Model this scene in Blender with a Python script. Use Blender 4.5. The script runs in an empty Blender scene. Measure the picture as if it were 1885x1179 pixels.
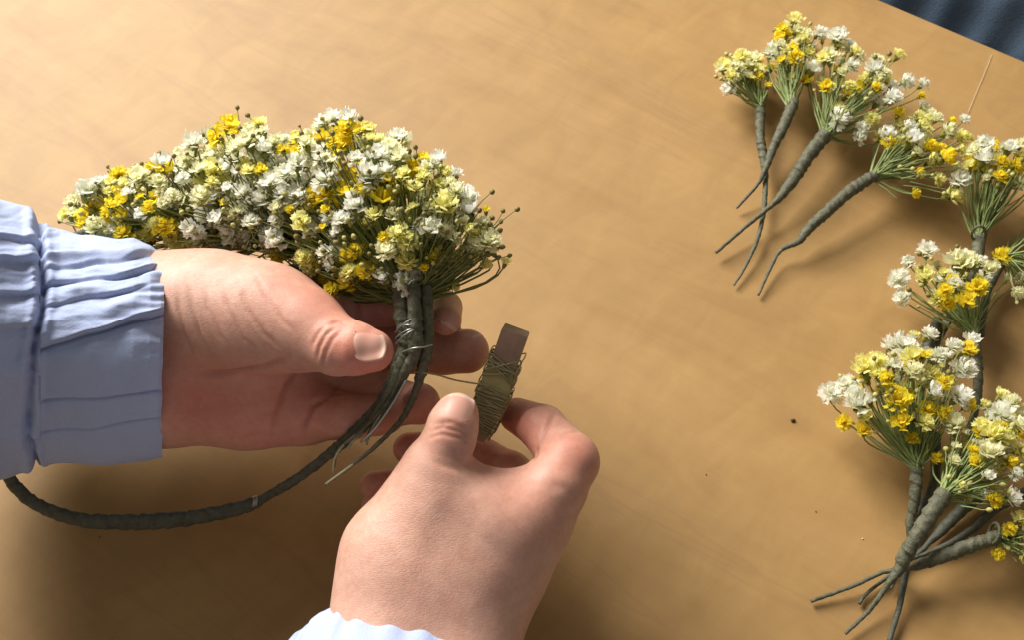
import bpy, math, random
import numpy as np
from mathutils import Vector, Matrix, noise as mnoise
from mathutils.bvhtree import BVHTree

random.seed(11); rng = np.random.default_rng(5)
S = bpy.context.scene
COL = S.collection

# ------------------------------------------------------------------ camera
T = math.radians(30.0)          # tilt from straight down
D = 0.455                       # lens to table along the axis (m)
F_PX = 2021.0                   # focal length in pixels of the 1885 px wide photograph
CX, CY = 942.5, 589.5
CAM = Vector((0, -D*math.sin(T), D*math.cos(T)))
R_ = Vector((1, 0, 0)); U_ = Vector((0, math.cos(T), math.sin(T))); B_ = Vector((0, -math.sin(T), math.cos(T)))
cam_d = bpy.data.cameras.new('camera'); cam = bpy.data.objects.new('camera', cam_d); COL.objects.link(cam)
cam.location = CAM; cam.rotation_euler = (T, 0, 0)
cam_d.sensor_width = 36; cam_d.lens = 36*F_PX/1885.0
cam_d.clip_start = 0.005; cam_d.clip_end = 60
cam_d.dof.use_dof = True; cam_d.dof.focus_distance = 0.362; cam_d.dof.aperture_fstop = 32
S.camera = cam

# ------------------------------------------------------------------ world, window light, exposure
W = bpy.data.worlds.new('World'); S.world = W; W.use_nodes = True
bg = W.node_tree.nodes['Background']; bg.inputs[0].default_value = (1.0, 0.93, 0.84, 1); bg.inputs[1].default_value = 0.24
def area_light(name, loc, target, sx, sy, power, col):
    d = bpy.data.lights.new(name, 'AREA'); d.shape = 'RECTANGLE'; d.size = sx; d.size_y = sy; d.energy = power; d.color = col
    o = bpy.data.objects.new(name, d); COL.objects.link(o); o.location = loc
    o.rotation_euler = (Vector(target)-Vector(loc)).to_track_quat('-Z', 'Y').to_euler(); return o
area_light('window_light', (-1.10, 1.38, 1.36), (0, 0, 0), 1.35, 1.05, 130, (1.0, 0.96, 0.90))
S.view_settings.view_transform = 'Standard'; S.view_settings.look = 'None'; S.view_settings.exposure = 0.0; S.view_settings.gamma = 1

# ------------------------------------------------------------------ helpers
def V(px, py, c):
    """point seen at (px, py) at distance c (mm) along the optical axis"""
    c = c*1e-3
    return CAM + R_*((px-CX)/F_PX*c) - U_*((py-CY)/F_PX*c) - B_*c
def Mz(px, py, z=0.0):
    """point seen at (px, py) at height z (mm) above the table"""
    d = R_*((px-CX)/F_PX) - U_*((py-CY)/F_PX) - B_
    t = (z*1e-3-CAM.z)/d.z
    return CAM + d*t
def depth_of(p): return -(p-CAM).dot(B_)
def tag(o, label=None, cat=None, group=None, kind=None):
    if label: o['label'] = label
    if cat: o['category'] = cat
    if group: o['group'] = group
    if kind: o['kind'] = kind
    return o
def link(o, parent=None):
    COL.objects.link(o)
    if parent is not None:
        o.parent = parent
        o.matrix_parent_inverse = Matrix.Translation(-world_loc(parent))
    return o
def world_loc(o): return Vector(o.location)   # parents are empties moved only by translation, or meshes left at the origin
def empty(name, loc):
    o = bpy.data.objects.new(name, None); o.empty_display_size = 0.01; o.location = loc; COL.objects.link(o); return o
def mesh_from(name, verts, faces, mat=None, smooth=True, mats=None, midx=None):
    me = bpy.data.meshes.new(name)
    me.from_pydata([tuple(v) for v in verts], [], [tuple(f) for f in faces]); me.update()
    for m in (mats or ([mat] if mat else [])): me.materials.append(m)
    if midx is not None: me.polygons.foreach_set('material_index', midx)
    if smooth: me.polygons.foreach_set('use_smooth', [True]*len(me.polygons))
    return me
def fast_mesh(name, verts, quads, mat, smooth=True):
    me = bpy.data.meshes.new(name)
    n, q = len(verts), len(quads)
    me.vertices.add(n); me.vertices.foreach_set('co', np.asarray(verts, np.float32).ravel())
    me.loops.add(q*4); me.loops.foreach_set('vertex_index', np.asarray(quads, np.int32).ravel())
    me.polygons.add(q); me.polygons.foreach_set('loop_start', np.arange(0, q*4, 4, dtype=np.int32))
    me.update(calc_edges=True); me.validate()
    if smooth: me.polygons.foreach_set('use_smooth', np.ones(q, bool))
    me.materials.append(mat); return me
def obj(name, me, parent=None): return link(bpy.data.objects.new(name, me), parent)
def pattr(me, name, vals):
    a = me.attributes.new(name, 'FLOAT', 'POINT'); a.data.foreach_set('value', np.asarray(vals, np.float32)); return a

class MB:
    """collects tubes and blobs into one mesh"""
    def __init__(s): s.v = []; s.f = []
    def tube(s, pts, rad, n=6, cap=True, twist=0.0, ridge=0.0, flat=1.0, flat_dir=None):
        pts = [Vector(p) for p in pts]; base = len(s.v); m = len(pts)
        rad = rad if hasattr(rad, '__len__') else [rad]*m
        t0 = (pts[1]-pts[0]).normalized()
        nrm = flat_dir.copy() if flat_dir is not None else t0.orthogonal().normalized()
        L = 0
        for i in range(m):
            t = (pts[min(i+1, m-1)]-pts[max(i-1, 0)])
            t = t.normalized() if t.length > 1e-9 else t0
            nrm = (flat_dir if flat_dir is not None else nrm); nrm = (nrm - t*nrm.dot(t)).normalized(); bi = t.cross(nrm)
            if i: L += (pts[i]-pts[i-1]).length
            for k in range(n):
                a = 2*math.pi*k/n
                rr = rad[i]
                if ridge:
                    ph = (a/(2*math.pi) + L*twist + 0.9*mnoise.noise(pts[i]*110)) % 1.0
                    rr *= 1 + 0.45*ridge*mnoise.noise(pts[i]*260) + ridge*(ph if ph < 0.90 else (1-ph)/0.10*0.90) + ridge*0.5*mnoise.noise(pts[i]*900 + Vector((math.cos(a), math.sin(a), 0))*1.3)
                s.v.append(pts[i] + nrm*(math.cos(a)*rr) + bi*(math.sin(a)*rr*flat))
        for i in range(m-1):
            for k in range(n):
                a, b = base+i*n+k, base+i*n+(k+1) % n
                s.f.append((a, b, b+n, a+n))
        if cap:
            s.f.append(tuple(base+k for k in range(n-1, -1, -1))); s.f.append(tuple(base+(m-1)*n+k for k in range(n)))
    def build(s, name, mat, parent=None): return obj(name, mesh_from(name, s.v, s.f, mat), parent)
def spline(pts, step=0.0015, rad=None):
    """Catmull-Rom through pts; radii interpolated too"""
    P = [Vector(p) for p in pts]; out = []; ro = []
    Q = [P[0]*2-P[1]] + P + [P[-1]*2-P[-2]]
    for i in range(len(P)-1):
        a, b, c, d = Q[i:i+4]; k = max(2, int((c-b).length/step))
        for j in range(k):
            t = j/k
            out.append(0.5*((2*b)+(c-a)*t+(2*a-5*b+4*c-d)*t*t+(3*b-a-3*c+d)*t*t*t))
            if rad: ro.append(rad[i]*(1-t)+rad[i+1]*t)
    out.append(P[-1])
    if rad: ro.append(rad[-1]); return out, ro
    return out

# ------------------------------------------------------------------ materials
def new_mat(name):
    m = bpy.data.materials.new(name); m.use_nodes = True; nt = m.node_tree
    b = nt.nodes['Principled BSDF']; return m, nt, b
def N(nt, t, **kw):
    n = nt.nodes.new(t)
    for k, v in kw.items():
        if k.startswith('i_'):
            key = k[2:]; n.inputs[int(key) if key.isdigit() else key.replace('_', ' ')].default_value = v
        else: setattr(n, k, v)
    return n
def ramp(nt, fac, stops):
    r = nt.nodes.new('ShaderNodeValToRGB'); e = r.color_ramp.elements
    while len(e) < len(stops): e.new(0.5)
    for x, (p, c) in zip(e, stops): x.position = p; x.color = (*c, 1)
    nt.links.new(fac, r.inputs[0]); return r.outputs[0]
def mixc(nt, fac, a, b, mode='MIX'):
    m = nt.nodes.new('ShaderNodeMix'); m.data_type = 'RGBA'; m.blend_type = mode
    for s, i in ((fac, 0), (a, 6), (b, 7)):
        if hasattr(s, 'links'): nt.links.new(s, m.inputs[i])
        elif isinstance(s, (int, float)): m.inputs[i].default_value = s
        else: m.inputs[i].default_value = (*s, 1)
    return m.outputs[2]
def bump(nt, b, h, strength, dist):
    n = nt.nodes.new('ShaderNodeBump'); n.inputs['Strength'].default_value = strength; n.inputs['Distance'].default_value = dist
    nt.links.new(h, n.inputs['Height']); nt.links.new(n.outputs[0], b.inputs['Normal']); return n
def math_(nt, op, a, b=0.0):
    n = nt.nodes.new('ShaderNodeMath'); n.operation = op
    for s, i in ((a, 0), (b, 1)):
        if hasattr(s, 'links'): nt.links.new(s, n.inputs[i])
        else: n.inputs[i].default_value = s
    return n.outputs[0]
def obj_coord(nt, scale=(1, 1, 1), rot=(0, 0, 0), loc=(0, 0, 0)):
    tc = N(nt, 'ShaderNodeTexCoord'); mp = N(nt, 'ShaderNodeMapping')
    mp.inputs['Scale'].default_value = scale; mp.inputs['Rotation'].default_value = rot; mp.inputs['Location'].default_value = loc
    nt.links.new(tc.outputs['Object'], mp.inputs[0]); return mp.outputs[0]
def noise_t(nt, vec, scale, detail=4, rough=0.55, dist=0.0):
    n = N(nt, 'ShaderNodeTexNoise'); n.inputs['Scale'].default_value = scale; n.inputs['Detail'].default_value = detail
    n.inputs['Roughness'].default_value = rough; n.inputs['Distortion'].default_value = dist
    nt.links.new(vec, n.inputs['Vector']); return n.outputs['Fac']
def attr(nt, name):
    a = N(nt, 'ShaderNodeAttribute'); a.attribute_name = name; return a.outputs['Fac']

def rot_coord(nt, ang, scale, loc=(0, 0, 0)):
    a = obj_coord(nt, (1, 1, 1), (0, 0, ang)); mp = N(nt, 'ShaderNodeMapping'); mp.inputs['Scale'].default_value = scale; mp.inputs['Location'].default_value = loc
    nt.links.new(a, mp.inputs[0]); return mp.outputs[0]
# wood of the table
M_WOOD, nt, b = new_mat('pale_varnished_wood')
v1 = rot_coord(nt, math.radians(33), (3.2, 13, 8))
g1 = noise_t(nt, v1, 1.6, 5, 0.55, 1.6)
v2 = rot_coord(nt, math.radians(31), (1, 9, 4))
g2 = noise_t(nt, v2, 22, 4, 0.6, 0.5)
g3 = noise_t(nt, obj_coord(nt), 5.5, 3, 0.5)
c = ramp(nt, g1, [(0.30, (0.318, 0.181, 0.060)), (0.44, (0.357, 0.212, 0.073)), (0.60, (0.372, 0.224, 0.080)), (0.80, (0.343, 0.198, 0.067))])
c = mixc(nt, 0.38, c, ramp(nt, g2, [(0.30, (0.90, 0.885, 0.86)), (0.7, (1.03, 1.03, 1.03))]), 'MULTIPLY')
c = mixc(nt, 0.9, c, ramp(nt, g3, [(0.3, (0.93, 0.92, 0.90)), (0.7, (1.05, 1.05, 1.05))]), 'MULTIPLY')
g4 = noise_t(nt, rot_coord(nt, math.radians(32), (3, 70, 30)), 26, 3, 0.7)
c = mixc(nt, 0.16, c, ramp(nt, g4, [(0.32, (0.80, 0.76, 0.70)), (0.5, (1.0, 1.0, 1.0)), (0.72, (1.06, 1.06, 1.06))]), 'MULTIPLY')
g5 = noise_t(nt, rot_coord(nt, math.radians(-50), (14, 30, 20)), 2.0, 4, 0.6, 0.8)
c = mixc(nt, 0.85, c, ramp(nt, g5, [(0.3, (0.88, 0.86, 0.83)), (0.7, (1.06, 1.06, 1.07))]), 'MULTIPLY')
ln = noise_t(nt, rot_coord(nt, math.radians(34), (2.2, 12, 5), (0.3, 0.2, 0)), 1.5, 3, 0.5, 1.0)
ln = math_(nt, 'ABSOLUTE', math_(nt, 'SUBTRACT', ln, 0.53))
c = mixc(nt, ramp(nt, ln, [(0.0, (0.26,)*3), (0.013, (0,)*3)]), c, (0.27, 0.150, 0.065))
nt.links.new(c, b.inputs['Base Color'])
b.inputs['Roughness'].default_value = 0.58; b.inputs['Specular IOR Level'].default_value = 0.42
bump(nt, b, g2, 0.10, 0.0004)

# skin
def skin_mat():
    m, nt, b = new_mat('skin'); co = obj_coord(nt)
    red = attr(nt, 'flush'); crease = attr(nt, 'crease'); wr = attr(nt, 'wrinkle')
    n1 = noise_t(nt, co, 55, 3, 0.55); n2 = noise_t(nt, co, 320, 3, 0.6)
    base = mixc(nt, ramp(nt, n1, [(0.3, (0,)*3), (0.7, (1,)*3)]), (0.545, 0.335, 0.250), (0.605, 0.398, 0.308))
    base = mixc(nt, red, base, (0.56, 0.20, 0.14))
    base = mixc(nt, math_(nt, 'MULTIPLY', crease, 0.55), base, (0.33, 0.115, 0.07))
    n3 = noise_t(nt, co, 150, 3, 0.65); n4 = noise_t(nt, co, 900, 2, 0.6)
    base = mixc(nt, 0.32, base, ramp(nt, n3, [(0.34, (0.86, 0.70, 0.66)), (0.6, (1.05, 1.06, 1.06))]), 'MULTIPLY')
    base = mixc(nt, 0.27, base, ramp(nt, n2, [(0.35, (0.78, 0.70, 0.66)), (0.65, (1.1, 1.1, 1.1))]), 'MULTIPLY')
    base = mixc(nt, 0.14, base, ramp(nt, n4, [(0.36, (0.72, 0.62, 0.58)), (0.6, (1.1, 1.1, 1.1))]), 'MULTIPLY')
    nt.links.new(base, b.inputs['Base Color'])
    b.inputs['Roughness'].default_value = 0.50; b.inputs['Specular IOR Level'].default_value = 0.38
    b.inputs['Subsurface Weight'].default_value = 0.22; b.inputs['Subsurface Radius'].default_value = (1.0, 0.35, 0.18); b.inputs['Subsurface Scale'].default_value = 0.0035
    vo = N(nt, 'ShaderNodeTexVoronoi'); vo.feature = 'DISTANCE_TO_EDGE'; vo.inputs['Scale'].default_value = 1.0
    nt.links.new(obj_coord(nt, (560, 1500, 900), (0.3, 0.2, 0.6)), vo.inputs['Vector'])
    h1 = ramp(nt, vo.outputs['Distance'], [(0.0, (0,)*3), (0.14, (1,)*3)])
    h = math_(nt, 'MULTIPLY', h1, math_(nt, 'ADD', math_(nt, 'MULTIPLY', wr, 0.80), 0.22))
    h = math_(nt, 'ADD', h, math_(nt, 'ADD', math_(nt, 'MULTIPLY', n2, 0.9), math_(nt, 'MULTIPLY', n4, 0.6)))
    bump(nt, b, h, 0.34, 0.00013)
    return m
M_SKIN = skin_mat()
M_NAIL, nt, b = new_mat('fingernail'); t = attr(nt, 'free')
nt.links.new(mixc(nt, t, (0.54, 0.29, 0.225), (0.64, 0.44, 0.35)), b.inputs['Base Color'])
b.inputs['Roughness'].default_value = 0.46; b.inputs['Specular IOR Level'].default_value = 0.35; b.inputs['Subsurface Weight'].default_value = 0.15; b.inputs['Subsurface Scale'].default_value = 0.001

# cloth
def cloth(name, col, col2, wscale, strength=0.25):
    m, nt, b = new_mat(name); co = obj_coord(nt)
    n1 = noise_t(nt, co, 40, 3); n2 = noise_t(nt, co, wscale, 2, 0.7)
    c = mixc(nt, n1, col, col2); c = mixc(nt, 0.35, c, ramp(nt, n2, [(0.3, (0.8,)*3), (0.7, (1.12,)*3)]), 'MULTIPLY')
    nt.links.new(c, b.inputs['Base Color']); b.inputs['Roughness'].default_value = 0.9; b.inputs['Specular IOR Level'].default_value = 0.15
    b.inputs['Sheen Weight'].default_value = 0.08; b.inputs['Sheen Roughness'].default_value = 0.5
    bump(nt, b, math_(nt, 'ADD', n2, math_(nt, 'MULTIPLY', noise_t(nt, co, 260, 2), 0.8)), strength*1.8, 0.0003); return m
M_BLUE = cloth('light_blue_cotton', (0.37, 0.435, 0.645), (0.415, 0.48, 0.685), 1500)
M_SEAM, nt, b = new_mat('blue_seam'); b.inputs['Base Color'].default_value = (0.20, 0.25, 0.42, 1); b.inputs['Roughness'].default_value = 0.9
M_DENIM = cloth('dark_denim', (0.06, 0.10, 0.16), (0.13, 0.185, 0.26), 900, 0.5)

# plant matter
def petal_mat(name, tip, mid):
    m, nt, b = new_mat(name); t = attr(nt, 'tip')
    oi = N(nt, 'ShaderNodeObjectInfo')
    c = ramp(nt, t, [(0.12, mid), (0.72, tip)])
    c = mixc(nt, oi.outputs['Random'], c, mixc(nt, 1.0, c, (0.92, 0.92, 0.84), 'MULTIPLY'))
    nt.links.new(c, b.inputs['Base Color']); b.inputs['Roughness'].default_value = 0.75; b.inputs['Specular IOR Level'].default_value = 0.2
    tr = N(nt, 'ShaderNodeBsdfTranslucent'); nt.links.new(c, tr.inputs[0]); mx = N(nt, 'ShaderNodeMixShader'); mx.inputs[0].default_value = 0.56
    nt.links.new(b.outputs[0], mx.inputs[1]); nt.links.new(tr.outputs[0], mx.inputs[2])
    nt.links.new(mx.outputs[0], nt.nodes['Material Output'].inputs[0]); return m
PET = {'W': petal_mat('white_petal', (0.95, 0.95, 0.90), (0.86, 0.88, 0.62)),
       'C': petal_mat('cream_petal', (0.94, 0.93, 0.70), (0.82, 0.82, 0.34)),
       'P': petal_mat('pale_yellow_petal', (0.95, 0.92, 0.44), (0.90, 0.82, 0.14)),
       'Y': petal_mat('yellow_petal', (0.95, 0.82, 0.07), (0.90, 0.64, 0.016))}
def plant_mat(name, a, b_, sc=300, rough=0.6):
    m, nt, b = new_mat(name)
    n = noise_t(nt, obj_coord(nt), sc, 3, 0.6); oi = N(nt, 'ShaderNodeObjectInfo')
    c = mixc(nt, ramp(nt, n, [(0.3, (0,)*3), (0.7, (1,)*3)]), a, b_)
    nt.links.new(c, b.inputs['Base Color']); b.inputs['Roughness'].default_value = rough; return m
M_STEM = plant_mat('olive_flower_stem', (0.115, 0.135, 0.028), (0.205, 0.225, 0.055), 120)
M_STEM2 = plant_mat('green_flower_stem', (0.155, 0.20, 0.055), (0.26, 0.32, 0.11), 120)
M_CALYX = plant_mat('green_calyx', (0.15, 0.165, 0.03), (0.25, 0.26, 0.06), 500)
M_BUD = plant_mat('bud_green', (0.33, 0.31, 0.07), (0.46, 0.43, 0.16), 900)
M_BUD2 = plant_mat('bud_dark', (0.13, 0.11, 0.025), (0.24, 0.20, 0.045), 900)
def tape_mat(name, a, b_):
    m, nt, b = new_mat(name)
    co = obj_coord(nt); n = noise_t(nt, co, 420, 5, 0.65); n2 = noise_t(nt, co, 1500, 2, 0.6)
    c = mixc(nt, ramp(nt, n, [(0.3, (0,)*3), (0.72, (1,)*3)]), a, b_); nt.links.new(c, b.inputs['Base Color'])
    b.inputs['Roughness'].default_value = 0.62
    bump(nt, b, math_(nt, 'ADD', n, math_(nt, 'MULTIPLY', n2, 0.5)), 0.8, 0.0006); return m
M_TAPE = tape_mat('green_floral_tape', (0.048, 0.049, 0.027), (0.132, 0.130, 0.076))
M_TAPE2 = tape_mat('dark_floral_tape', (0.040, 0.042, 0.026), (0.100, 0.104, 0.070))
M_WIRE, nt, b = new_mat('green_wire'); b.inputs['Base Color'].default_value = (0.30, 0.275, 0.15, 1); b.inputs['Roughness'].default_value = 0.42; b.inputs['Metallic'].default_value = 0.35
M_WIRE2, nt, b = new_mat('silvery_wire'); b.inputs['Base Color'].default_value = (0.40, 0.42, 0.36, 1); b.inputs['Roughness'].default_value = 0.35; b.inputs['Metallic'].default_value = 0.7
M_PALEWIRE = plant_mat('pale_wire_end', (0.24, 0.23, 0.14), (0.36, 0.34, 0.22), 700)
M_STICK = plant_mat('brown_stick_wood', (0.26, 0.165, 0.110), (0.37, 0.25, 0.175), 160, 0.65)
M_PAPER = plant_mat('green_paper', (0.24, 0.22, 0.085), (0.32, 0.29, 0.125), 200, 0.7)
M_DARK, nt, b = new_mat('dark_crumb'); b.inputs['Base Color'].default_value = (0.05, 0.025, 0.015, 1); b.inputs['Roughness'].default_value = 0.7
M_PALE, nt, b = new_mat('pale_fibre'); b.inputs['Base Color'].default_value = (0.70, 0.58, 0.42, 1); b.inputs['Roughness'].default_value = 0.6
M_FLOOR = plant_mat('brown_floor', (0.09, 0.06, 0.04), (0.13, 0.09, 0.06), 8, 0.6)

# ------------------------------------------------------------------ floor and table
me = mesh_from('floor', [(-3, -3, -0.72), (3, -3, -0.72), (3, 3, -0.72), (-3, 3, -0.72)], [(0, 1, 2, 3)], M_FLOOR, False)
tag(obj('floor', me), kind='structure')
e0, e1 = Mz(1625, 0), Mz(1885, 110); ed = (e1-e0).normalized(); en = Vector((-ed.y, ed.x, 0))   # table edge seen top right
if en.dot(Vector((0, 0, 0))-e0) > 0: en = -en
A = e0 - ed*0.85; Bq = e0 + ed*0.33
inner = -en
poly = [A, Bq, Bq+inner*0.75, A+inner*0.75]
poly = [Vector((p.x, p.y, 0)) for p in poly]
def slab(poly, z0, z1, bev):
    n = len(poly); cen = sum(poly, Vector())/n; v = []; f = []
    rings = []
    prof = [(bev, z0)] + [(bev*(1-math.sin(a)), z1-bev+bev*math.cos(a)) if False else (bev*(1-math.cos(a)), z0+bev-bev*math.sin(a)) for a in (math.pi/2, math.pi/4, 0)] + \
           [(0, z1-bev), (bev*(1-math.cos(math.pi/4)), z1-bev+bev*math.sin(math.pi/4)), (bev, z1)]
    prof = [(bev, z0), (bev*0.3, z0+bev*0.3), (0, z0+bev), (0, z1-bev), (bev*0.3, z1-bev*0.3), (bev, z1)]
    for ins, z in prof:
        r = []
        for i in range(n):
            p = poly[i]; a = (poly[i-1]-p).normalized(); b2 = (poly[(i+1) % n]-p).normalized()
            q = p+(a+b2)*ins; r.append(len(v)); v.append((q.x, q.y, z))
        rings.append(r)
    for a, b2 in zip(rings, rings[1:]):
        for i in range(n): f.append((a[i], a[(i+1) % n], b2[(i+1) % n], b2[i]))
    f.append(tuple(rings[-1])); f.append(tuple(reversed(rings[0]))); return v, f
v, f = slab(poly, -0.026, 0.0, 0.002)
me = mesh_from('tabletop', v, f, M_WOOD, False)
table = empty('table', (0, 0, -0.72)); tag(table, 'pale varnished wooden table that carries the flowers and the hands', 'table')
obj('tabletop', me, table)
for sx, sy in ((0.08, 0.08), (0.92, 0.08), (0.92, 0.92), (0.08, 0.92)):
    p = A + (Bq-A)*sx + inner*(0.75*sy); q = [Vector((p.x+dx, p.y+dy, 0)) for dx, dy in ((-.025, -.025), (.025, -.025), (.025, .025), (-.025, .025))]
    v, f = slab(q, -0.72, -0.026, 0.003); obj('table_leg', mesh_from('table_leg', v, f, M_WOOD, False), table)

# ------------------------------------------------------------------ implicit surfaces
def seg(p, a, b, ra, rb):
    ba = b-a; L = float(ba@ba)+1e-12
    h = np.clip(((p-a)@ba)/L, 0, 1)
    q = p-a-h[:, None]*ba
    return np.sqrt(np.einsum('ij,ij->i', q, q))-(ra+(rb-ra)*h)
def smin(a, b, k):
    h = np.maximum(k-np.abs(a-b), 0)/k
    return np.minimum(a, b)-h*h*k*0.25
def sdf_mesh(f, lo, hi, h, B=6, slack=3.0):
    lo = np.asarray(lo, float); n = np.ceil((np.asarray(hi)-lo)/h/B).astype(int); N3 = n*B
    ii = np.stack(np.meshgrid(*[np.arange(k) for k in n], indexing='ij'), -1).reshape(-1, 3)
    cen = lo+(ii*B+B/2)*h; d = f(cen)
    act = np.abs(d) < B*h*0.9+slack
    F = np.repeat(np.repeat(np.repeat(np.where(d < 0, -1., 1.).reshape(n).astype(np.float32), B, 0), B, 1), B, 2)
    off = np.stack(np.meshgrid(*[np.arange(B)]*3, indexing='ij'), -1).reshape(-1, 3)
    idx = (ii[act][:, None, :]*B+off[None]).reshape(-1, 3)
    for s in range(0, len(idx), 300000):
        q = idx[s:s+300000]; F[q[:, 0], q[:, 1], q[:, 2]] = f(lo+q*h)
    I = F < 0
    cor = [(a, b, c) for a in (0, 1) for b in (0, 1) for c in (0, 1)]
    sl = lambda A, o: A[o[0]:A.shape[0]-1+o[0], o[1]:A.shape[1]-1+o[1], o[2]:A.shape[2]-1+o[2]]
    cnt = sum(sl(I, o).astype(np.int8) for o in cor)
    cells = np.argwhere((cnt > 0) & (cnt < 8))
    vid = -np.ones(cnt.shape, np.int32); vid[cells[:, 0], cells[:, 1], cells[:, 2]] = np.arange(len(cells))
    acc = np.zeros((len(cells), 3)); num = np.zeros(len(cells))
    for a in cor:
        for ax in range(3):
            if a[ax]: continue
            bb = list(a); bb[ax] = 1
            va = F[cells[:, 0]+a[0], cells[:, 1]+a[1], cells[:, 2]+a[2]]; vb = F[cells[:, 0]+bb[0], cells[:, 1]+bb[1], cells[:, 2]+bb[2]]
            m = (va < 0) != (vb < 0); t = np.where(m, va/np.where(va-vb == 0, 1, va-vb), 0)
            p = np.tile(np.array(a, float), (len(cells), 1)); p[:, ax] += t
            acc[m] += p[m]; num += m
    P = lo+(cells+acc/num[:, None])*h
    quads = []
    for ax in range(3):
        o1, o2 = [(1, 2), (2, 0), (0, 1)][ax]
        Ia = I; sh = [slice(None)]*3; sh[ax] = slice(0, -1); sh2 = [slice(None)]*3; sh2[ax] = slice(1, None)
        e = np.argwhere(Ia[tuple(sh)] != Ia[tuple(sh2)])
        e = e[(e[:, o1] > 0) & (e[:, o2] > 0) & (e[:, o1] < cnt.shape[o1]) & (e[:, o2] < cnt.shape[o2])]
        ins = Ia[e[:, 0], e[:, 1], e[:, 2]]
        def g(d1, d2):
            q = e.copy(); q[:, o1] += d1; q[:, o2] += d2; return vid[q[:, 0], q[:, 1], q[:, 2]]
        q = np.stack([g(-1, -1), g(0, -1), g(0, 0), g(-1, 0)], 1)
        q[~ins] = q[~ins][:, ::-1]; quads.append(q)
    Q = np.concatenate(quads); Q = Q[(Q >= 0).all(1)]
    eps = h*0.3
    def grad(P):
        g = np.stack([(f(P+np.eye(3)[k]*eps)-f(P-np.eye(3)[k]*eps)) for k in range(3)], 1)
        return g/(np.linalg.norm(g, axis=1, keepdims=True)+1e-12)
    for it in range(2):
        P = laplace(P, Q, 0.5)
        P = P-np.clip(f(P), -h, h)[:, None]*grad(P)*0.9
    P = laplace(P, Q, 0.35)
    return P, Q, grad(P)
def laplace(P, Q, w):
    s = np.zeros_like(P); n = np.zeros(len(P))
    for a, b in ((0, 1), (1, 2), (2, 3), (3, 0)):
        for k in range(3):
            s[:, k] += np.bincount(Q[:, a], P[Q[:, b], k], len(P))+np.bincount(Q[:, b], P[Q[:, a], k], len(P))
        n += np.bincount(Q[:, a], minlength=len(P))+np.bincount(Q[:, b], minlength=len(P))
    return P*(1-w)+w*s/np.maximum(n, 1)[:, None]
MM = lambda v: np.array(v[:])*1e3
def nd(px, py, r, c):
    """joint at pixel (px, py), silhouette radius r px, depth c mm -> centre (mm), radius (mm)"""
    return MM(V(px, py, c)), r*c/F_PX

# ------------------------------------------------------------------ the person's hands
person = empty('person', (-0.05, -0.1, 0.0))
tag(person, 'person in light blue gathered sleeves whose two hands bind the flower crown', 'person')

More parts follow.
